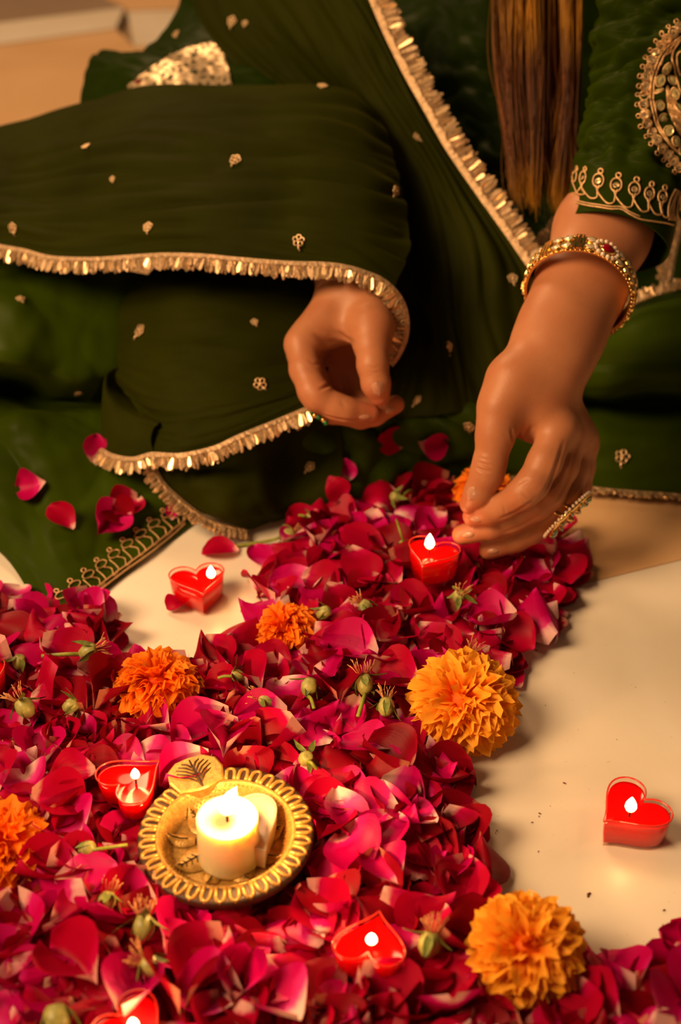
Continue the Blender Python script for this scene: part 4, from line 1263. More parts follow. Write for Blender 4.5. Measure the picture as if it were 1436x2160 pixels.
def heart_candle(cx, cy, z, w, H, notch, label, flame_px=None, lit=True, fh=.0115, fr=.0033, lean=(0, 0), lamp=.06, tilt=(0, 0)):
    """cx, cy: pixel centre of the top face; notch: pixel of the cleft between the lobes."""
    c = G(cx, cy, z + H); nn = G(notch[0], notch[1], z + H)
    d = (nn - c); ang = math.atan2(d.y, d.x) - math.pi / 2
    root = empty('heart_candle', (c.x, c.y, z), label, 'candle', 'red heart candles', rot=(tilt[0], tilt[1], ang))
    hp = heart_pts(w)
    mb = MB(); heart_solid(mb, hp, [(.88, 0), (.92, .0006), (.965, H * .5), (1.0, H), (.978, H + .0002), (.955, H * .5), (.90, .0012)], cap_top=False)
    mb.build('cup', M_['plastic'], root)
    mb = MB(); lvl = H - .0032
    heart_solid(mb, hp, [(.80, .0022), (.875, .0026), (.93, H * .5), (.955, lvl + .0006), (.90, lvl), (.4, lvl - .0003)])
    mb.build('wax', M_['red_wax'], root)
    mb = MB(); mb.tube([(q.x * .992, q.y * .992, H) for q in hp], .00055, 6, closed=True); mb.build('rim', M_['cup_rim'], root)
    if lit:
        wk = Vector((0, .001, lvl))
        if flame_px is not None:
            q = G(flame_px[0], flame_px[1], z + lvl) - Vector((c.x, c.y, 0)); q.z = 0
            q.rotate(Matrix.Rotation(-ang, 3, 'Z')); wk = Vector((q.x, q.y, lvl))
        mb = MB(); mb.tube([wk - Vector((0, 0, .002)), wk + Vector((0, 0, .003)), wk + Vector((.0006, 0, .0050))], .0007, 6); mb.build('wick', M_['wick'], root)
        v, f = flame_mesh(fh, fr, lean); v = [(p[0] + wk.x, p[1] + wk.y, p[2] + wk.z + .0036) for p in v]
        mesh_obj('flame', v, f, M_['flame'], root)
        flame_lamp(root, (wk.x, wk.y, wk.z + .010), lamp)
    else:
        mb = MB(); mb.tube([(0, .003, lvl - .001), (.0004, .003, lvl + .002)], .0007, 6); mb.build('wick', M_['wick'], root)
    HEARTS.append((Vector((c.x, c.y, 0)), w * .5, z + H))
    return root
heart_candle(418, 1222, .0, .0420, .021, (412, 1200), 'lit red heart candle on bare marble below the fringed dupatta corner', (446, 1229))
heart_candle(908, 1165, .020, .0400, .023, (925, 1140), 'lit red heart candle beside the pinching fingertips with the tallest flame', (905, 1168), fh=.0140, fr=.0036, lamp=.06)
heart_candle(283, 1636, .014, .0425, .018, (243, 1660), 'lit red heart candle standing behind the round clay lamp', (287, 1652), fh=.0085, fr=.0027)
heart_candle(785, 1976, .012, .0400, .019, (772, 2022), 'lit red heart candle between the lamp and the lowest right marigold', (783, 2000), fh=.0080, fr=.0029)
heart_candle(1327, 1703, .0, .0460, .021, (1362, 1684), 'lit red heart candle alone on the wide bare marble slab', (1327, 1722), fh=.0120, fr=.0034)
heart_candle(282, 2165, .010, .0400, .018, (250, 2140), 'lit red heart candle cut off by the lower edge of the picture', (283, 2180), fh=.0085, fr=.0028)
heart_candle(-42, 1428, .010, .0400, .022, (-60, 1400), 'red heart candle half out of view at the left edge', None, lit=False)

# round clay lamp dish
M_['clay_gold'] = simple('gilded_clay', (0.50, 0.28, 0.065), 0.36, 0.35, .3, 300., .25, 800.)
M_['clay_dark'] = simple('dark_clay', (0.085, 0.030, 0.014), 0.6, 0, .4, 200., .3, 600.)
M_['antique'] = simple('antique_gap', (0.045, 0.018, 0.005), 0.55, 0.1, .4, 300.)
DZ = .012
DC = G(478, 1752, DZ + .0165); DC.z = DZ
dR = .0492
DT = (math.radians(3), math.radians(-2), 0)
diya = empty('lamp_dish', DC, 'round gilded clay lamp dish with looped rim and leaf tab, holding a burning candle', 'lamp', rot=DT)
mb = MB()
mb.lathe([(0, 0), (.034, 0), (.040, .003), (.0475, .0085), (dR + .0004, .0125), (dR + .0004, .0150)], 72, mi=0)
mb.build('dish_wall', M_['clay_dark'], diya)
mb = MB()
mb.lathe([(dR + .0004, .0150), (dR, .0160), (.0475, .0163), (.0395, .0163)], 72, mi=1)
mb.lathe([(.0395, .0163), (.0385, .0172), (.0372, .0160), (.034, .0105), (.0315, .0072), (.030, .0066), (0, .0066)], 72, mi=0)
mb.build('dish_bowl', [M_['clay_gold'], M_['antique']], diya)
tab_dir = G(418, 1640, DZ) - G(478, 1752, DZ); TA = math.atan2(tab_dir.y, tab_dir.x)
NL = 36
for k in range(NL):
    a = TA + 2 * math.pi * (k + .5) / NL
    if abs((a - TA + math.pi) % (2 * math.pi) - math.pi) < .36: continue
    ca, sa = math.cos(a), math.sin(a)
    hw = .0024
    pts = [(.0392, hw), (.0425, hw * 1.02), (.0455, hw), (.0475, hw * .72), (.0484, 0), (.0475, -hw * .72), (.0455, -hw), (.0425, -hw * 1.02), (.0392, -hw)]
    mb = MB(); mb.tube([(r * ca - t * sa, r * sa + t * ca, .0166 - .0010 * max(0, (r - .046) / .0024)) for r, t in pts], .00125, 6)
    mb.build('rim_loop', M_['clay_gold'], diya)
# leaf tab
et = Vector((math.cos(TA), math.sin(TA), 0)); en = Vector((-et.y, et.x, 0))
def tb(r, t, z): return et * r + en * t + Vector((0, 0, z))
ol = [(.0345, 0.003), (.0372, .0135), (.047, .0165), (.0555, .0150), (.0608, .0085), (.0618, 0), (.0608, -.0085), (.0555, -.0150), (.047, -.0165), (.0372, -.0135), (.0345, -.003)]
mb = MB(); n = len(ol)
v = [tb(r, t, .0120 if r > .045 else .0110) for r, t in ol] + [tb(r, t, .0178) for r, t in ol] + [tb((r - .048) * .93 + .048, t * .93, .0186) for r, t in ol] + [tb(.048, 0, .0186)]
f = []
for b in (0, n):
    f += [(b + i, b + (i + 1) % n, b + n + (i + 1) % n, b + n + i) for i in range(n)]
f += [(2 * n + i, 2 * n + (i + 1) % n, 3 * n) for i in range(n)]
f += [tuple(range(n))[::-1]]
mb.add(v, f); tab = mb.build('leaf_tab', M_['clay_gold'], diya, smooth=False); fix_normals(tab.data)
mb = MB(); zt = .0188
mb.tube([tb(.0362, 0, .0178), tb(.040, 0, zt), tb(.048, 0, zt), tb(.0585, 0, zt)], [.0011, .0010, .0008, .0005], 6)
for i, (r, L) in enumerate([(.0425, .0095), (.0455, .0105), (.0485, .0100), (.0515, .0080), (.0545, .0055)]):
    for s in (1, -1):
        mb.tube([tb(r - .003, 0, zt), tb(r + L * .25, s * L * .5, zt), tb(r + L * .55, s * L, zt - .0001)], [.0007, .0006, .0003], 5)
mb.build('leaf_engraving', M_['antique'], diya)
# beaded slope and leaves inside
mb = MB()
for ring_i, (r, z) in enumerate([(.0365, .0148), (.0352, .0124), (.0340, .0104), (.0328, .0090), (.0316, .0078)]):
    nn_ = int(2 * math.pi * r / .0026)
    for k in range(nn_):
        a = 2 * math.pi * (k + .5 * (ring_i % 2)) / nn_
        mb.blob((r * math.cos(a), r * math.sin(a), z), .00062, n=5, m=3)
o = mb.build('stippling', M_['clay_gold'], diya); tag(o, kind='stuff')
for k in range(9):
    a = TA + 2 * math.pi * (k + .5) / 9
    ca, sa = math.cos(a), math.sin(a); big = k % 2 == 0
    r0, r1, hw = (.012, .0335, .0085) if big else (.018, .0352, .0050)
    v = []; f = []; K = 10
    for i in range(K):
        s = i / (K - 1.0); r = r0 + (r1 - r0) * s; w = hw * math.sin(math.pi * min(.999, (s * .82 + .18))) ** .9
        zz = .0072 + max(0, (r - .029)) * .75
        for t, q in ((-1, 0), (-.8, .0011), (0, .0021), (.8, .0011), (1, 0)):
            v.append((r * ca - t * w * sa, r * sa + t * w * ca, zz + q))
    for i in range(K - 1):
        for m in range(4): f.append((i * 5 + m, i * 5 + m + 1, i * 5 + 6 + m, i * 5 + 5 + m))
    mesh_obj('relief_leaf', v, f, M_['clay_gold'], diya)
    mb = MB()
    def lp(s, t):
        r = r0 + (r1 - r0) * s; zz = .0072 + max(0, (r - .029)) * .75 + .0021 * (1 - abs(t) * .6)
        w = hw * math.sin(math.pi * min(.999, (s * .82 + .18))) ** .9
        return Vector((r * ca - t * w * sa, r * sa + t * w * ca, zz + .0002))
    mb.tube([lp(s, 0) for s in (.25, .5, .75, .9)], .00035, 4)
    if big:
        for s in (.35, .5, .65, .78):
            for sg in (1, -1): mb.tube([lp(s, 0), lp(s + .07, sg * .4)], .0003, 4)
    mb.build('leaf_vein', M_['antique'], diya)
# thick cream candle and the pale heart dish it leans on
CC = G(479, 1724, DZ + .0375)
cc = empty('pillar_candle', (CC.x, CC.y, DZ + .0068), 'short burning cream candle standing in the clay lamp dish', 'candle')
mb = MB(); rC, hC = .0172, .0310
mb.lathe([(0, 0), (rC * 1.0, 0), (rC * 1.02, .002), (rC, .012), (rC * 1.0, hC - .0008), (rC * .97, hC), (rC * .86, hC - .0010), (rC * .5, hC - .0030), (.0, hC - .0034)], 48)
mb.build('wax', M_['cream_wax'], cc)
mb = MB(); mb.tube([(0, 0, hC - .004), (0, 0, hC + .001), (.0006, 0, hC + .0035)], .0008, 6); mb.build('wick', M_['wick'], cc)
v, f = flame_mesh(.0215, .0052, (.0060, 0)); mesh_obj('flame', [(p[0], p[1], p[2] + hC + .0012) for p in v], f, M_['flame'], cc)
flame_lamp(cc, (.004, 0, hC + .020), .95)
hd0 = G(520, 1742, DZ + .024)
hang = G(487, 1700, DZ + .024) - hd0
hd = empty('heart_dish', (hd0.x, hd0.y, DZ + .0075), 'pale translucent heart-shaped wax piece behind the cream candle', 'wax heart', rot=(0, 0, math.atan2(hang.y, hang.x) - math.pi / 2))
mb = MB(); hp = heart_pts(.049)
heart_solid(mb, hp, [(.88, 0), (.94, .001), (.985, .010), (1.0, .0150), (.97, .0158), (.90, .0152), (.3, .0148)])
mb.build('wax', M_['pale_wax'], hd)
mb = MB(); heart_solid(mb, hp, [(.985, .0148), (1.005, .0156), (.99, .0164), (.965, .0158)], cap_bottom=False, cap_top=False); mb.build('rim', M_['pale_wax'], hd)
# ------------------------------------------------------------------ flowers
PT = [petal_mat('petal_crimson', (0.42, 0.0004, 0.030), (0.56, 0.004, 0.090), (0.80, 0.42, 0.40), .16),
      petal_mat('petal_magenta', (0.50, 0.0004, 0.100), (0.68, 0.012, 0.22), (0.86, 0.50, 0.50), .24),
      petal_mat('petal_dark', (0.24, 0.001, 0.010), (0.36, 0.004, 0.03), (0.58, 0.20, 0.14), .11),
      petal_mat('petal_blush', (0.53, 0.0006, 0.125), (0.74, 0.045, 0.30), (0.92, 0.62, 0.60), .33)]
def petal_geo(L, W, cup, curl, ruf, roll, seed, nu, nv, fold=0.0, twist=0.0):
    r = random.Random(seed); ph = r.uniform(0, 6.28); ph2 = r.uniform(0, 6.28)
    tip = r.uniform(.0, .12); asym = r.uniform(-.08, .08)
    v = []; uv = []
    for j in range(nv):
        t = j / (nv - 1.0); tt = t * .985
        w = W * .5 * (.13 + .87 * math.sin(min(1, tt / .58) * math.pi / 2)) * max(0.0, 1 - max(0.0, (tt - .40) / .60) ** 2.8) ** .55
        for i in range(nu):
            u = -1 + 2 * i / (nu - 1.0)
            x = u * w + asym * W * t * t
            y = (t - .5) * L - tip * L * .25 * (1 - abs(u)) * t ** 6 + .04 * L * (1 - u * u) * t ** 4
            z = cup * W * (u * u) * (.35 + .65 * math.sin(math.pi * min(1, t * 1.05))) + curl * L * (t - .5) ** 2 * 2
            z += ruf * W * t * t * math.sin(u * 4.2 + ph) * abs(u) + ruf * .8 * W * math.sin(t * 5 + ph2) * .4
            if t > .7: z -= roll * L * ((t - .7) / .3) ** 2
            z += fold * W * abs(u) * .6
            if twist:
                a = twist * (t - .5); x, z = x * math.cos(a) - z * math.sin(a), x * math.sin(a) + z * math.cos(a)
            v.append((x, y, z)); uv.append(((u + 1) / 2, t))
    f = [(j * nu + i, j * nu + i + 1, (j + 1) * nu + i + 1, (j + 1) * nu + i) for j in range(nv - 1) for i in range(nu - 1)]
    return v, f, uv
SPECS = []
for k in range(16):
    r = random.Random(100 + k)
    SPECS.append(dict(L=r.uniform(.026, .035), W=r.uniform(.026, .034), cup=r.choice([.12, .2, .3, .42, .22]), curl=r.uniform(-.25, .3), ruf=r.uniform(.03, .10), roll=r.choice([0, 0, .12, .22, .05]), seed=k, fold=[0, 0, 0, 0, .45, 0, .8, 0][k % 8], twist=[0, 0, 0, .5, 0, 0, 0, -.5][k % 8]))
HI = []; 
for k, sp in enumerate(SPECS):
    v, f, uv = petal_geo(nu=9, nv=9, **sp)
    HI.append([mesh_obj('rose_petal', v, f, PT[m], None, uvs=uv, me_only=True) for m in range(4)])
LO = [petal_geo(nu=7, nv=7, **sp) for sp in SPECS]

HEAP = np.array([(-170, 1262), (40, 1260), (80, 1272), (100, 1296), (150, 1316), (205, 1300), (235, 1330), (240, 1370), (268, 1400), (300, 1440), (400, 1432), (440, 1398), (500, 1372), (525, 1330), (560, 1292), (600, 1280), (556, 1250), (548, 1225), (600, 1205),
                 (632, 1165), (622, 1130), (655, 1098), (720, 1080), (800, 1048), (850, 1036), (930, 1046), (985, 1062), (1060, 1092), (1150, 1112), (1195, 1148), (1222, 1212), (1195, 1240), (1172, 1290), (1165, 1330), (1105, 1362), (1062, 1388), (1062, 1432),
                 (1035, 1446), (985, 1490), (900, 1550), (940, 1588), (948, 1650), (972, 1720), (988, 1780), (1018, 1840), (1022, 1890), (1000, 1930), (1012, 1990), (1060, 2055), (1130, 2085), (1220, 2060), (1290, 2062), (1370, 2062), (1440, 2010), (1560, 1960),
                 (1700, 2500), (-170, 2500), (-170, 2060), (18, 2030), (30, 1960), (22, 1880), (-170, 1830)], dtype=float)
def inside(x, y):
    c = False; n = len(HEAP); j = n - 1
    for i in range(n):
        xi, yi = HEAP[i]; xj, yj = HEAP[j]
        if (yi > y) != (yj > y) and x < (xj - xi) * (y - yi) / (yj - yi) + xi: c = not c
        j = i
    return c
_A = HEAP; _B = np.roll(HEAP, -1, axis=0)
def edge_dist(x, y):
    p = np.array((x, y)); ab = _B - _A
    t = np.clip(((p - _A) * ab).sum(1) / (ab ** 2).sum(1), 0, 1)
    return float(np.min(np.linalg.norm(_A + t[:, None] * ab - p, axis=1)))
def mound(x, y):
    return .0185 * (1 - math.exp(-edge_dist(x, y) / 55.0))

# marigolds -----------------------------------------------------------------
def marigold_mat(name, a, b):
    m, nt, out = new_mat(name)
    p = principled(nt, out, a, .55); p.inputs['Specular IOR Level'].default_value = .2
    uv = nd(nt, 'ShaderNodeUVMap'); uv.uv_map = 'UVMap'; sp = nd(nt, 'ShaderNodeSeparateXYZ'); nt.links.new(uv.outputs['UV'], sp.inputs[0])
    r = ramp(nt, [(0.25, b), (.75, a), (1.0, tuple(min(1, c * 1.12) for c in a))]); nt.links.new(sp.outputs['Y'], r.inputs['Fac'])
    nt.links.new(r.outputs['Color'], p.inputs['Base Color'])
    tl = nd(nt, 'ShaderNodeBsdfTranslucent'); nt.links.new(r.outputs['Color'], tl.inputs['Color'])
    mx = nd(nt, 'ShaderNodeMixShader'); mx.inputs[0].default_value = .28
    nt.links.new(p.outputs[0], mx.inputs[1]); nt.links.new(tl.outputs[0], mx.inputs[2]); nt.links.new(mx.outputs[0], out.inputs['Surface'])
    return m
MG = [marigold_mat('marigold_amber', (1.0, 0.42, 0.030), (1.0, 0.185, 0.005)), marigold_mat('marigold_orange', (1.0, 0.26, 0.012), (0.98, 0.10, 0.003))]
M_['leaf'] = simple('sepal_green', (0.16, 0.20, 0.035), .5, 0, .35, 300.)
M_['stem'] = simple('stem_green', (0.24, 0.27, 0.030), .45, 0, .25, 300.)
M_['hip'] = simple('hip_pale_green', (0.36, 0.34, 0.10), .4, 0, .25, 250.)
M_['stamen'] = simple('stamen', (0.62, 0.26, 0.10), .6, 0, .4, 800.)
def floret(seed):
    r = random.Random(seed); nu, nv = 9, 7; v = []; uv = []
    ph = r.uniform(0, 6.28); w1 = r.uniform(.28, .40)
    for j in range(nv):
        t = j / (nv - 1.0)
        w = .05 + w1 * t ** 1.25
        for i in range(nu):
            u = -1 + 2 * i / (nu - 1.0)
            x = u * w; z = .22 + .78 * t - .10 * t ** 3 * (u * u) + .06 * math.sin(u * 7 + ph) * t ** 3
            y = .13 * (1 - u * u) * (1 - t) + .17 * t ** 2 * math.sin(u * 5.2 + ph) + .24 * t ** 3 - .08 * u * u * t
            v.append((x, y, z)); uv.append(((u + 1) / 2, t))
    f = [(j * nu + i, j * nu + i + 1, (j + 1) * nu + i + 1, (j + 1) * nu + i) for j in range(nv - 1) for i in range(nu - 1)]
    return v, f, uv
FL = [[mesh_obj('petal', *floret(40 + k)[:2], MG[m], None, uvs=floret(40 + k)[2], me_only=True) for k in range(6)] for m in range(2)]
MARI = []
def marigold(px, py, z, R, face, label, m=0, n=130, seed=1, squash=1.0, loose=.12):
    """face: direction the open head looks at."""
    r = random.Random(seed)
    c = G(px, py, z); face = Vector(face).normalized()
    Rm = frame(face, up=(0, 1, .2))
    root = empty('marigold', c, label, 'flower', 'marigold heads')
    mb = MB(); M3 = Rm.to_4x4()
    mb.blob((0, 0, 0), R * .46, R * .46, R * .40, M=Rm, n=12, m=8); mb.build('flower_base', MG[m], root)
    mb = MB(); mb.lathe([(0, -R * .78), (R * .10, -R * .78), (R * .16, -R * .6), (R * .24, -R * .42), (R * .22, -R * .30)], 12, M3); mb.build('calyx', M_['leaf'], root)
    ga = math.pi * (3 - math.sqrt(5))
    for k in range(n):
        s = (k + .5) / n
        th = math.acos(1 - s * 1.22) ; th = min(th, 1.85)
        ph = k * ga
        d = Vector((math.sin(th) * math.cos(ph), math.sin(th) * math.sin(ph), math.cos(th) * squash))
        d = (d + Vector((r.uniform(-1, 1), r.uniform(-1, 1), r.uniform(-1, 1))) * loose).normalized()
        Rl = frame(d, up=(0.01, 0, -1) if th > .25 else (r.uniform(-1, 1), r.uniform(-1, 1), 0)) @ Matrix.Rotation(r.uniform(-.5, .5), 3, 'Z')
        sc = R * (.80 + .20 * min(1, th / 1.1)) * r.uniform(.88, 1.08)
        M = (M3 @ place(Vector((0, 0, -R * .05)), Rl, sc))
        # narrower florets at the eye of the flower
        wsc = .55 + .45 * min(1, th / .9)
        M = M @ Matrix.Diagonal((wsc, wsc, 1, 1))
        link('petal', FL[m][k % 6], root, M)
    MARI.append((Vector((c.x, c.y, 0)), R, z))
    return root
marigold(976, 1482, .024, .0318, (-.12, -.42, .80), 'largest amber marigold head lying face up at the edge of the marble slab', 0, 135, 1)
marigold(334, 1446, .020, .0270, (.08, .25, .95), 'orange marigold head with drooping outer petals in front of the left marble patch', 1, 120, 2, loose=.22)
marigold(602, 1325, .014, .0205, (-.35, .15, .9), 'small ragged orange marigold half buried behind the rose hips', 1, 90, 3, loose=.25)
marigold(8, 1780, .018, .0260, (.35, -.2, .9), 'orange marigold head cut off by the left edge of the picture', 1, 120, 4, loose=.2)
marigold(1108, 2004, .026, .0285, (-.05, -.45, .75), 'dense amber marigold head at the lower right corner of the slab', 0, 150, 5, loose=.16)
marigold(1020, 1036, .024, .0225, (0, -.1, 1), 'small orange marigold behind the outstretched thumb', 1, 90, 6, loose=.2)

# obstacles the petals keep clear of
OBST = [(G(1040, 1166), .016), (G(1000, 1130), .012)] + [(c, r * .98) for c, r, z in HEARTS] + [(Vector((DC.x, DC.y, 0)), .0475), (Vector((DC.x, DC.y, 0)) + et * .048, .015)] + [(c, r * .62) for c, r, z in MARI]
def blocked(p, k=1.0):
    for c, r in OBST:
        if (p.x - c.x) ** 2 + (p.y - c.y) ** 2 < (r * k) ** 2: return True
    return False
HIPS = [G(x, y) for x, y in [(768, 1442), (766, 1480), (652, 1448), (658, 1480), (562, 1478), (814, 1490), (968, 1258), (684, 1292), (770, 1278), (608, 1128), (188, 1374), (130, 1382), (52, 1492), (40, 1396), (150, 1488), (490, 1427), (303, 1955), (322, 2042), (905, 1990), (120, 2150), (225, 1900), (648, 1606), (990, 1385), (200, 1790), (245, 1788)]]
def sink(p):
    """Petals settle lower right beside anything standing in the heap."""
    k = 1.0
    for c, r in OBST:
        d = math.hypot(p.x - c.x, p.y - c.y) - r
        k = min(k, .30 + max(0.0, d) / .034 * .70)
    return k

# deep layers of the heap: one uncountable mass
rs = random.Random(77)
V = []; Fc = []; UV = []; MI = []; cnt = 0
def pose(r, tilt):
    yaw = r.uniform(0, 2 * math.pi)
    R = Matrix.Rotation(yaw, 3, 'Z') @ Matrix.Rotation(r.gauss(0, tilt), 3, 'X') @ Matrix.Rotation(r.gauss(0, tilt), 3, 'Y')
    if r.random() < .34: R = R @ Matrix.Rotation(math.pi, 3, 'Y')
    return R
while cnt < 1500:
    x = rs.uniform(-160, 1560); y = rs.uniform(1030, 2330)
    if not inside(x, y): continue
    if rs.random() > ((y + 911) / 3200.0) ** -1.2 * .75: continue
    p = G(x, y)
    if blocked(p, 1.0): continue
    h = mound(x, y) * sink(p); z = .002 + h * rs.uniform(0, .52)
    k = rs.randrange(16); v, f, uv = LO[k]
    R = pose(rs, .20 if h > .008 else .09); s = rs.uniform(.8, 1.08)
    a = np.array(v) * s @ np.array(R).T
    a = a + np.array((p.x, p.y, z)); mn = a[:, 2].min()
    if mn < .0006: a[:, 2] += .0006 - mn
    b = len(V) * 49
    V.append(a); Fc.append(np.array(f) + b); UV.append(np.array(uv)); MI += [rs.choice([0, 0, 2, 2, 1])] * len(f); cnt += 1
o = mesh_obj('rose_petals', np.concatenate(V), np.concatenate(Fc), PT, None, uvs=np.concatenate(UV), mat_idx=MI)
tag(o, 'mass of crimson rose petals making up the deeper layers of the heap', 'petals', kind='stuff')

# individual petals on top of the heap
LM = [('the round clay lamp', 478, 1752), ('the largest marigold', 976, 1482), ('the lowest right marigold', 1108, 2004), ('the drooping orange marigold', 334, 1446), ('the half-buried marigold', 602, 1325),
      ('the marigold at the left edge', 8, 1780), ('the candle near the fingertips', 908, 1180), ('the candle behind the clay lamp', 283, 1650), ('the lower right heap candle', 785, 1985),
      ('the candle at the lower edge', 282, 2150), ('the candle at the left edge', -20, 1430), ('the outstretched hand', 1080, 1120), ('the stalked rose hip pair', 705, 1455), ('the skirt braid', 190, 1270),
      ('the tan gap at lower left', 5, 1960), ('the long slab edge', 1010, 1760), ('the lower right picture corner', 1400, 2130), ('the middle of the lower edge', 620, 2130), ('the yellow-tipped hip below the lamp', 400, 1930),
      ('the tan band on the right', 1230, 1190), ('the brown seed head', 970, 1255), ('the long-stemmed hip', 185, 1375)]
TINT = ['crimson', 'bright magenta', 'dark wine-red', 'pale-based pink']
USED = set()
def petal_label(x, y, tint, spec, flipped, steep):
    sp = SPECS[spec]
    shape = 'folded' if sp['fold'] > .3 else 'twisted' if abs(sp['twist']) > .1 else 'deeply cupped' if sp['cup'] > .28 else 'curled-lipped' if sp['roll'] > .1 else 'flat'
    pos_ = 'upended' if steep else 'face-down' if flipped else ''
    best = sorted(LM, key=lambda l: math.hypot(l[1] - x, l[2] - y))
    for nm, lx, ly in best[:5]:
        dx, dy = x - lx, y - ly; dist = math.hypot(dx, dy)
        side = ('right of' if dx > 0 else 'left of') if abs(dx) > abs(dy) * 1.4 else ('just below' if dy > 0 else 'just above') if abs(dy) > abs(dx) * 1.4 else ('below and right of' if dx > 0 else 'below and left of') if dy > 0 else ('above and right of' if dx > 0 else 'above and left of')
        far = '' if dist < 130 else 'some way ' if dist < 230 else 'well '
        side = side.replace('just ', '') if far else side
        lab = f'{TINT[tint]} {shape} {pos_} petal {far}{side} {nm}'
        lab = lab.replace('  ', ' ')
        if lab not in USED and len(lab.replace('-', ' - ').split()) <= 16:
            USED.add(lab); return lab
    USED.add(lab); return lab
def put_petal(x, y, z, spec, tint, R, s, label, group, n=None, surf=None):
    me = HI[spec][tint]; o = bpy.data.objects.new('rose_petal', me); COL.objects.link(o)
    if surf is None:
        co = np.empty(len(me.vertices) * 3, dtype=np.float32); me.vertices.foreach_get('co', co); co = co.reshape(-1, 3) * s @ np.array(R).T
        p = G(x, y, z); zz = max(z, .0008 - co[:, 2].min()); p.z = zz
        o.matrix_world = place(p, R, s)
    else:
        o.matrix_world = place(surf, R, s)
    tag(o, label, 'petal', group)
    return o
rp = random.Random(4)
pts = []
tries = 0
while len(pts) < 268 and tries < 60000:
    tries += 1
    x = rp.uniform(-30, 1470); y = rp.uniform(1030, 2190)
    if not inside(x, y): continue
    sc = (y + 911) / 2600.0
    if any((x - a) ** 2 + ((y - b) * 1.15) ** 2 < (53 * sc) ** 2 for a, b in pts): continue
    if blocked(G(x, y), 1.30): continue
    if any((G(x, y) - q).length < .0125 for q in HIPS): continue
    pts.append((x, y))
pts.sort(key=lambda q: q[1])
for i, (x, y) in enumerate(pts):
    h = mound(x, y) * sink(G(x, y)); spec = rp.randrange(16); tint = rp.choice([0, 0, 0, 0, 1, 1, 1, 2, 2, 3])
    steep = rp.random() < .12 and h > .012
    flipped = rp.random() < .33
    R = Matrix.Rotation(rp.uniform(0, 6.283), 3, 'Z') @ Matrix.Rotation(rp.gauss(0, .17) + (rp.choice([-1, 1]) * .9 if steep else 0), 3, 'X') @ Matrix.Rotation(rp.gauss(0, .14), 3, 'Y')
    if flipped: R = R @ Matrix.Rotation(math.pi, 3, 'Y')
    put_petal(x, y, .004 + h * rp.uniform(.82, 1.12), spec, tint, R, rp.uniform(.94, 1.20), petal_label(x, y, tint, spec, flipped, steep), 'rose petals on top of the heap')

# single petals that fell clear of the heap
def lone(x, y, tint, spec, yaw, label, s=1.0, tilt=.1, flip=False, only=None):
    s *= .84
    h = hit(x, y, only)
    loc, n = (h[0], h[1]) if h is not None else (G(x, y, .001), Vector((0, 0, 1)))
    R = frame(n, up=(0, 1, .3)) @ Matrix.Rotation(yaw, 3, 'Z') @ Matrix.Rotation(tilt, 3, 'X')
    if flip: R = R @ Matrix.Rotation(math.pi, 3, 'Y')
    me = HI[spec][tint]
    co = np.empty(len(me.vertices) * 3, dtype=np.float32); me.vertices.foreach_get('co', co)
    co = co.reshape(-1, 3) * s @ np.array(R).T; d = co @ np.array(n)
    put_petal(x, y, 0, spec, tint, R, s, label, 'stray rose petals', surf=loc + n * (.0006 - float(d.min()) * .8))
GR = (dupatta, skirt, kurta)
lone(820, 926, 0, 3, 1.9, 'crimson petal with pale tip on the green skirt below the draped hand', 1.0, .15)
lone(908, 928, 1, 6, -1.2, 'pink-tipped dark petal on the green skirt left of the outstretched thumb', .85)
lone(733, 998, 3, 2, -.3, 'upper of two touching petals on the green skirt, pale-ended', .80, .6)
lone(710, 1032, 0, 9, .8, 'lower of two touching petals on the green skirt, crimson', .85, .3)
lone(70, 1023, 1, 7, 1.5, 'slender pink petal farthest left on the green skirt', 1.0, .2)
lone(130, 1100, 0, 11, .9, 'folded crimson petal on the skirt above the looped braid', .9, .4)
lone(225, 1108, 1, 4, 2.6, 'larger crimson petal at the lower end of the skirt cluster', 1.15, .3)
lone(268, 1073, 0, 8, 2.5, 'magenta petal at the upper end of the skirt cluster', 1.1, .3)
lone(248, 1090, 2, 12, .9, 'dark petal in the middle of the skirt cluster', 1.0, .3)
lone(360, 1080, 1, 5, .3, 'tiny petal on the skirt beside the fringed dupatta corner', .45)
lone(196, 955, 1, 0, .1, 'pink petal upright against the folded dupatta corner', .95, .7)
lone(555, 1182, 3, 1, .4, 'broad pink petal alone on marble right of the far candle', 1.05, .25)
lone(466, 1166, 0, 10, 1.6, 'flat crimson petal on marble behind the far candle', .95)
lone(373, 1283, 0, 13, 2.4, 'narrow crimson petal lying in front of the far candle', .65)
lone(518, 1302, 2, 14, .5, 'tiny dark red petal scrap alone on the marble', .35)
lone(215, 1305, 3, 15, .9, 'upright pink petal beside the end of the looped braid', 1.1, .7)
lone(1212, 1222, 1, 2, 1.6, 'crimson petal resting on the tan band, farthest right', .95)
lone(1072, 1432, 0, 5, .5, 'dark petal on marble just above the largest marigold', .95)
lone(1426, 2020, 1, 7, .9, 'magenta petal standing at the right edge of the picture', 1.2, .6)

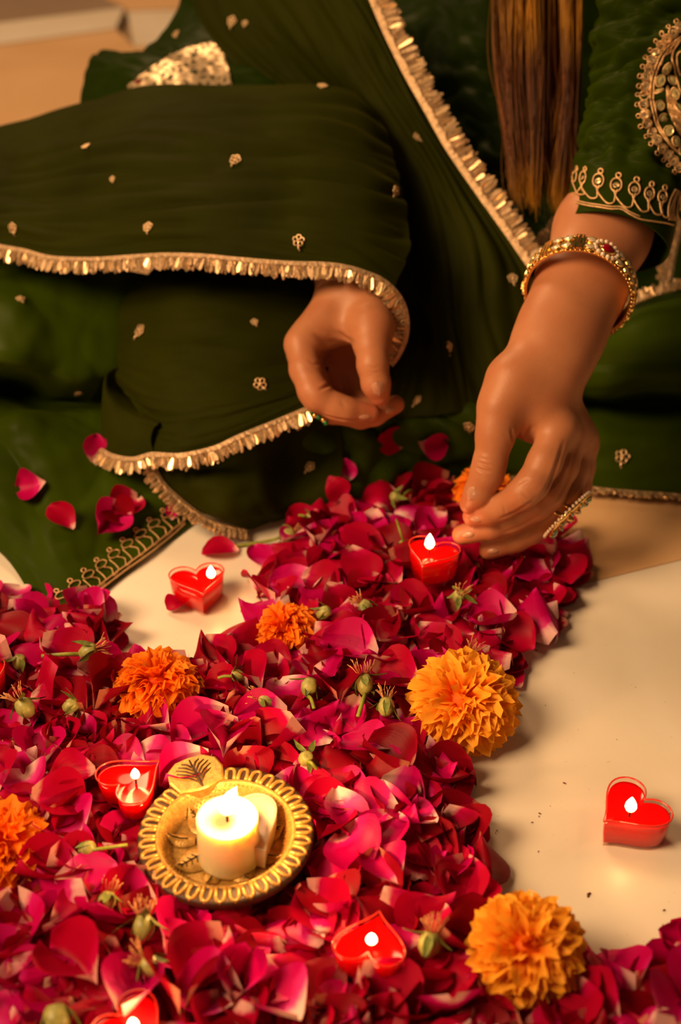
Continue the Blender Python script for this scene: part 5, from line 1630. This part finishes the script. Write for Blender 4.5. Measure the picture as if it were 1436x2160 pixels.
# stripped rose hips ------------------------------------------------------
def leaf_geo(L, W, bend, n=6):
    v = []; f = []
    for j in range(n):
        t = j / (n - 1.0); w = W * math.sin(math.pi * min(.98, t * .86 + .14)) ** 1.1
        for u in (-1, 0, 1): v.append(Vector((u * w * .5, L * t, bend * L * t * t + abs(u) * W * .12)))
    for j in range(n - 1):
        for i in range(2): f.append((j * 3 + i, j * 3 + i + 1, j * 3 + 4 + i, j * 3 + 3 + i))
    return v, f
def rose_hip(px, py, z, axis, label, stem=None, s=1.0, seed=0, sepals=5, tuft=True):
    """axis: way the stripped flower end points; stem: list of pixel points the stalk runs through."""
    r = random.Random(seed + 900)
    p = G(px, py, z); root = empty('rose_hip', p, label, 'rose hip', 'stripped rose hips')
    R = frame(Vector(axis)); M = R.to_4x4()
    mb = MB(); q = .0052 * s
    mb.lathe([(0, -q * 1.25), (q * .45, -q * 1.15), (q * .9, -q * .5), (q * 1.0, q * .1), (q * .82, q * .65), (q * .6, q * .95), (0, q * .8)], 16, M); mb.build('receptacle', M_['hip'], root)
    for k in range(sepals):
        a = 2 * math.pi * k / sepals + r.uniform(-.2, .2)
        v, f = leaf_geo(.0125 * s * r.uniform(.7, 1.1), .0045 * s, r.uniform(-.5, .5))
        Mk = M @ Matrix.Translation((0, 0, q * .8)) @ Matrix.Rotation(a, 4, 'Z') @ Matrix.Translation((0, q * .55, 0)) @ Matrix.Rotation(r.uniform(-1.5, -.2), 4, 'X')
        mesh_obj('sepal', [Mk @ c for c in v], f, M_['leaf'], root)
    if tuft:
        mb = MB()
        for k in range(22):
            a = r.uniform(0, 6.28); sp_ = r.uniform(.15, .8); L = r.uniform(.006, .0105) * s
            d = Vector((math.cos(a) * sp_, math.sin(a) * sp_, 1)).normalized()
            b0 = Vector((math.cos(a) * q * .4, math.sin(a) * q * .4, q * .85))
            mb.tube([M @ b0, M @ (b0 + d * L * .6), M @ (b0 + d * L + Vector((r.uniform(-1, 1), r.uniform(-1, 1), 0)) * .0015)], [.00022, .00018, .0003], 4)
        tag(mb.build('stamens', M_['stamen'], root), kind='stuff')
    if stem:
        mb = MB(); pts_ = [M @ Vector((0, 0, -q * 1.1))] + [G(x, y, zz) - p for x, y, zz in stem]
        mb.tube([Vector(c) for c in crom(np.array([tuple(c) for c in pts_]), 14)], .00125 * s, 7); mb.build('stem', M_['stem'], root)
rose_hip(768, 1442, .030, (-.1, .75, .55), 'rose hip with red tuft and curved green stalk, right of the stalked pair', [(765, 1478, .030), (755, 1512, .026)], 1.15, 1)
rose_hip(652, 1448, .028, (.25, .8, .5), 'rose hip with short green stalk, left of the stalked pair', [(656, 1475, .028), (662, 1495, .026)], 1.05, 2, tuft=False)
rose_hip(562, 1478, .027, (-.9, .2, .25), 'rose hip lying sideways with its tuft to the left, behind the clay lamp', None, 1.05, 3)
rose_hip(814, 1490, .027, (.1, .85, .5), 'rose hip with spread orange tuft, left of the largest marigold', None, 1.05, 4)
rose_hip(968, 1258, .026, (.1, -.3, .95), 'brown rose seed head below the candle near the fingertips', None, .95, 5)
rose_hip(684, 1292, .024, (.7, .1, .4), 'small rose hip beside the half-buried marigold', None, .9, 6, tuft=False)
rose_hip(770, 1278, .025, (-.6, .3, .5), 'rose hip nestled in petals behind the heap centre', None, .85, 7)
rose_hip(608, 1128, .008, (.9, .3, .2), 'rose hip on bare marble with a long straight stalk to the left', [(560, 1142, .004), (492, 1152, .002)], 1.0, 8)
rose_hip(655, 1092, .010, (.7, -.5, .4), 'rose hip under the skirt hem with an arching stalk', [(640, 1088, .014), (618, 1086, .006)], .8, 9, tuft=False)
rose_hip(835, 1048, .018, (-.7, -.3, .4), 'rose hip with arching stalk at the far end of the heap', [(860, 1036, .02), (880, 1036, .012)], .85, 10, tuft=False)
rose_hip(850, 1150, .020, (-.3, .5, .2), 'green stalked hip leaning on the candle near the fingertips', [(843, 1120, .034), (836, 1096, .036)], .7, 11, tuft=False)
rose_hip(188, 1374, .026, (.95, .1, .3), 'rose hip with a long level stalk near the skirt braid', [(140, 1380, .026), (88, 1384, .024)], 1.1, 12)
rose_hip(52, 1492, .026, (-.6, .5, .55), 'rose hip with pale tuft near the left edge candle', None, 1.15, 13)
rose_hip(40, 1396, .022, (.2, .3, .9), 'small green rose hip beside the left edge candle', None, .9, 14, tuft=False)
rose_hip(150, 1488, .025, (.8, .2, .3), 'rose hip with curled sepals between the left edge candle and the marigold', None, .9, 15, tuft=False)
rose_hip(500, 1425, .024, (-.9, .1, .2), 'rose hip with short stalk right of the drooping marigold', [(478, 1426, .026), (460, 1430, .024)], .8, 16, tuft=False)
rose_hip(303, 1955, .027, (-.1, .8, .5), 'rose hip with upright orange tuft below the lamp dish', None, 1.15, 17)
rose_hip(318, 2038, .027, (-.8, .3, .3), 'rose hip with long curling sepals above the lower edge candle', [(340, 2052, .026)], 1.1, 18)
rose_hip(905, 1990, .026, (.2, .6, .6), 'dark-centred rose hip right of the lower right heap candle', None, 1.15, 19)
rose_hip(120, 2150, .024, (-.2, .8, .5), 'pale rose hip cut off by the lower edge at left', None, 1.4, 20, tuft=False)
rose_hip(225, 1900, .024, (.2, .8, .5), 'rose hip among petals left of the lamp dish', None, .95, 21)
rose_hip(645, 1600, .026, (.3, -.3, .8), 'rose hip with greenish stalk just above the lamp rim', [(655, 1608, .030), (668, 1622, .026)], .9, 22, tuft=False)
rose_hip(990, 1388, .022, (.3, .3, .7), 'rose hip with a broad sepal behind the largest marigold', None, 1.0, 23)
rose_hip(185, 1790, .024, (.8, .2, .3), 'rose hip with dark stalk left of the lamp rim', [(215, 1790, .026), (268, 1782, .022)], .85, 24, tuft=False)

# dust and plant crumbs on the bare marble
mb = MB(); rc = random.Random(9)
for x, y, s in [(1240, 1888, 2.2), (1243, 1885, 1.6), (1400, 1920, 1.3), (1138, 1716, 1.2), (1122, 1735, 1.0), (1136, 1722, .8), (1190, 1652, 1.4), (1048, 1752, .9), (1045, 1757, .7), (1406, 1712, 1.3), (1412, 1716, 1.0), (1135, 1796, .9), (1160, 1700, .5), (1013, 1748, .6),
                (446, 1350, .9), (252, 1352, 1.2), (258, 1358, 1.4), (247, 1345, 1.1), (262, 1366, .9), (1131, 1372, 1.2), (1150, 1488, .6), (1300, 1560, .5), (1210, 1420, .5), (1340, 1450, .5)]:
    p = G(x, y, .0004); a = rc.uniform(0, 3); d = Vector((math.cos(a), math.sin(a), 0)) * .0007 * s
    mb.tube([p - d, p + d * .3 + Vector((0, 0, .0003)), p + d], [.0002 * s, .00035 * s, .00015 * s], 5)
o = mb.build('crumbs', simple('crumb_brown', (.16, .05, .02), .8)); tag(o, 'tiny brown plant crumbs scattered on the pale marble', 'crumbs', kind='stuff')
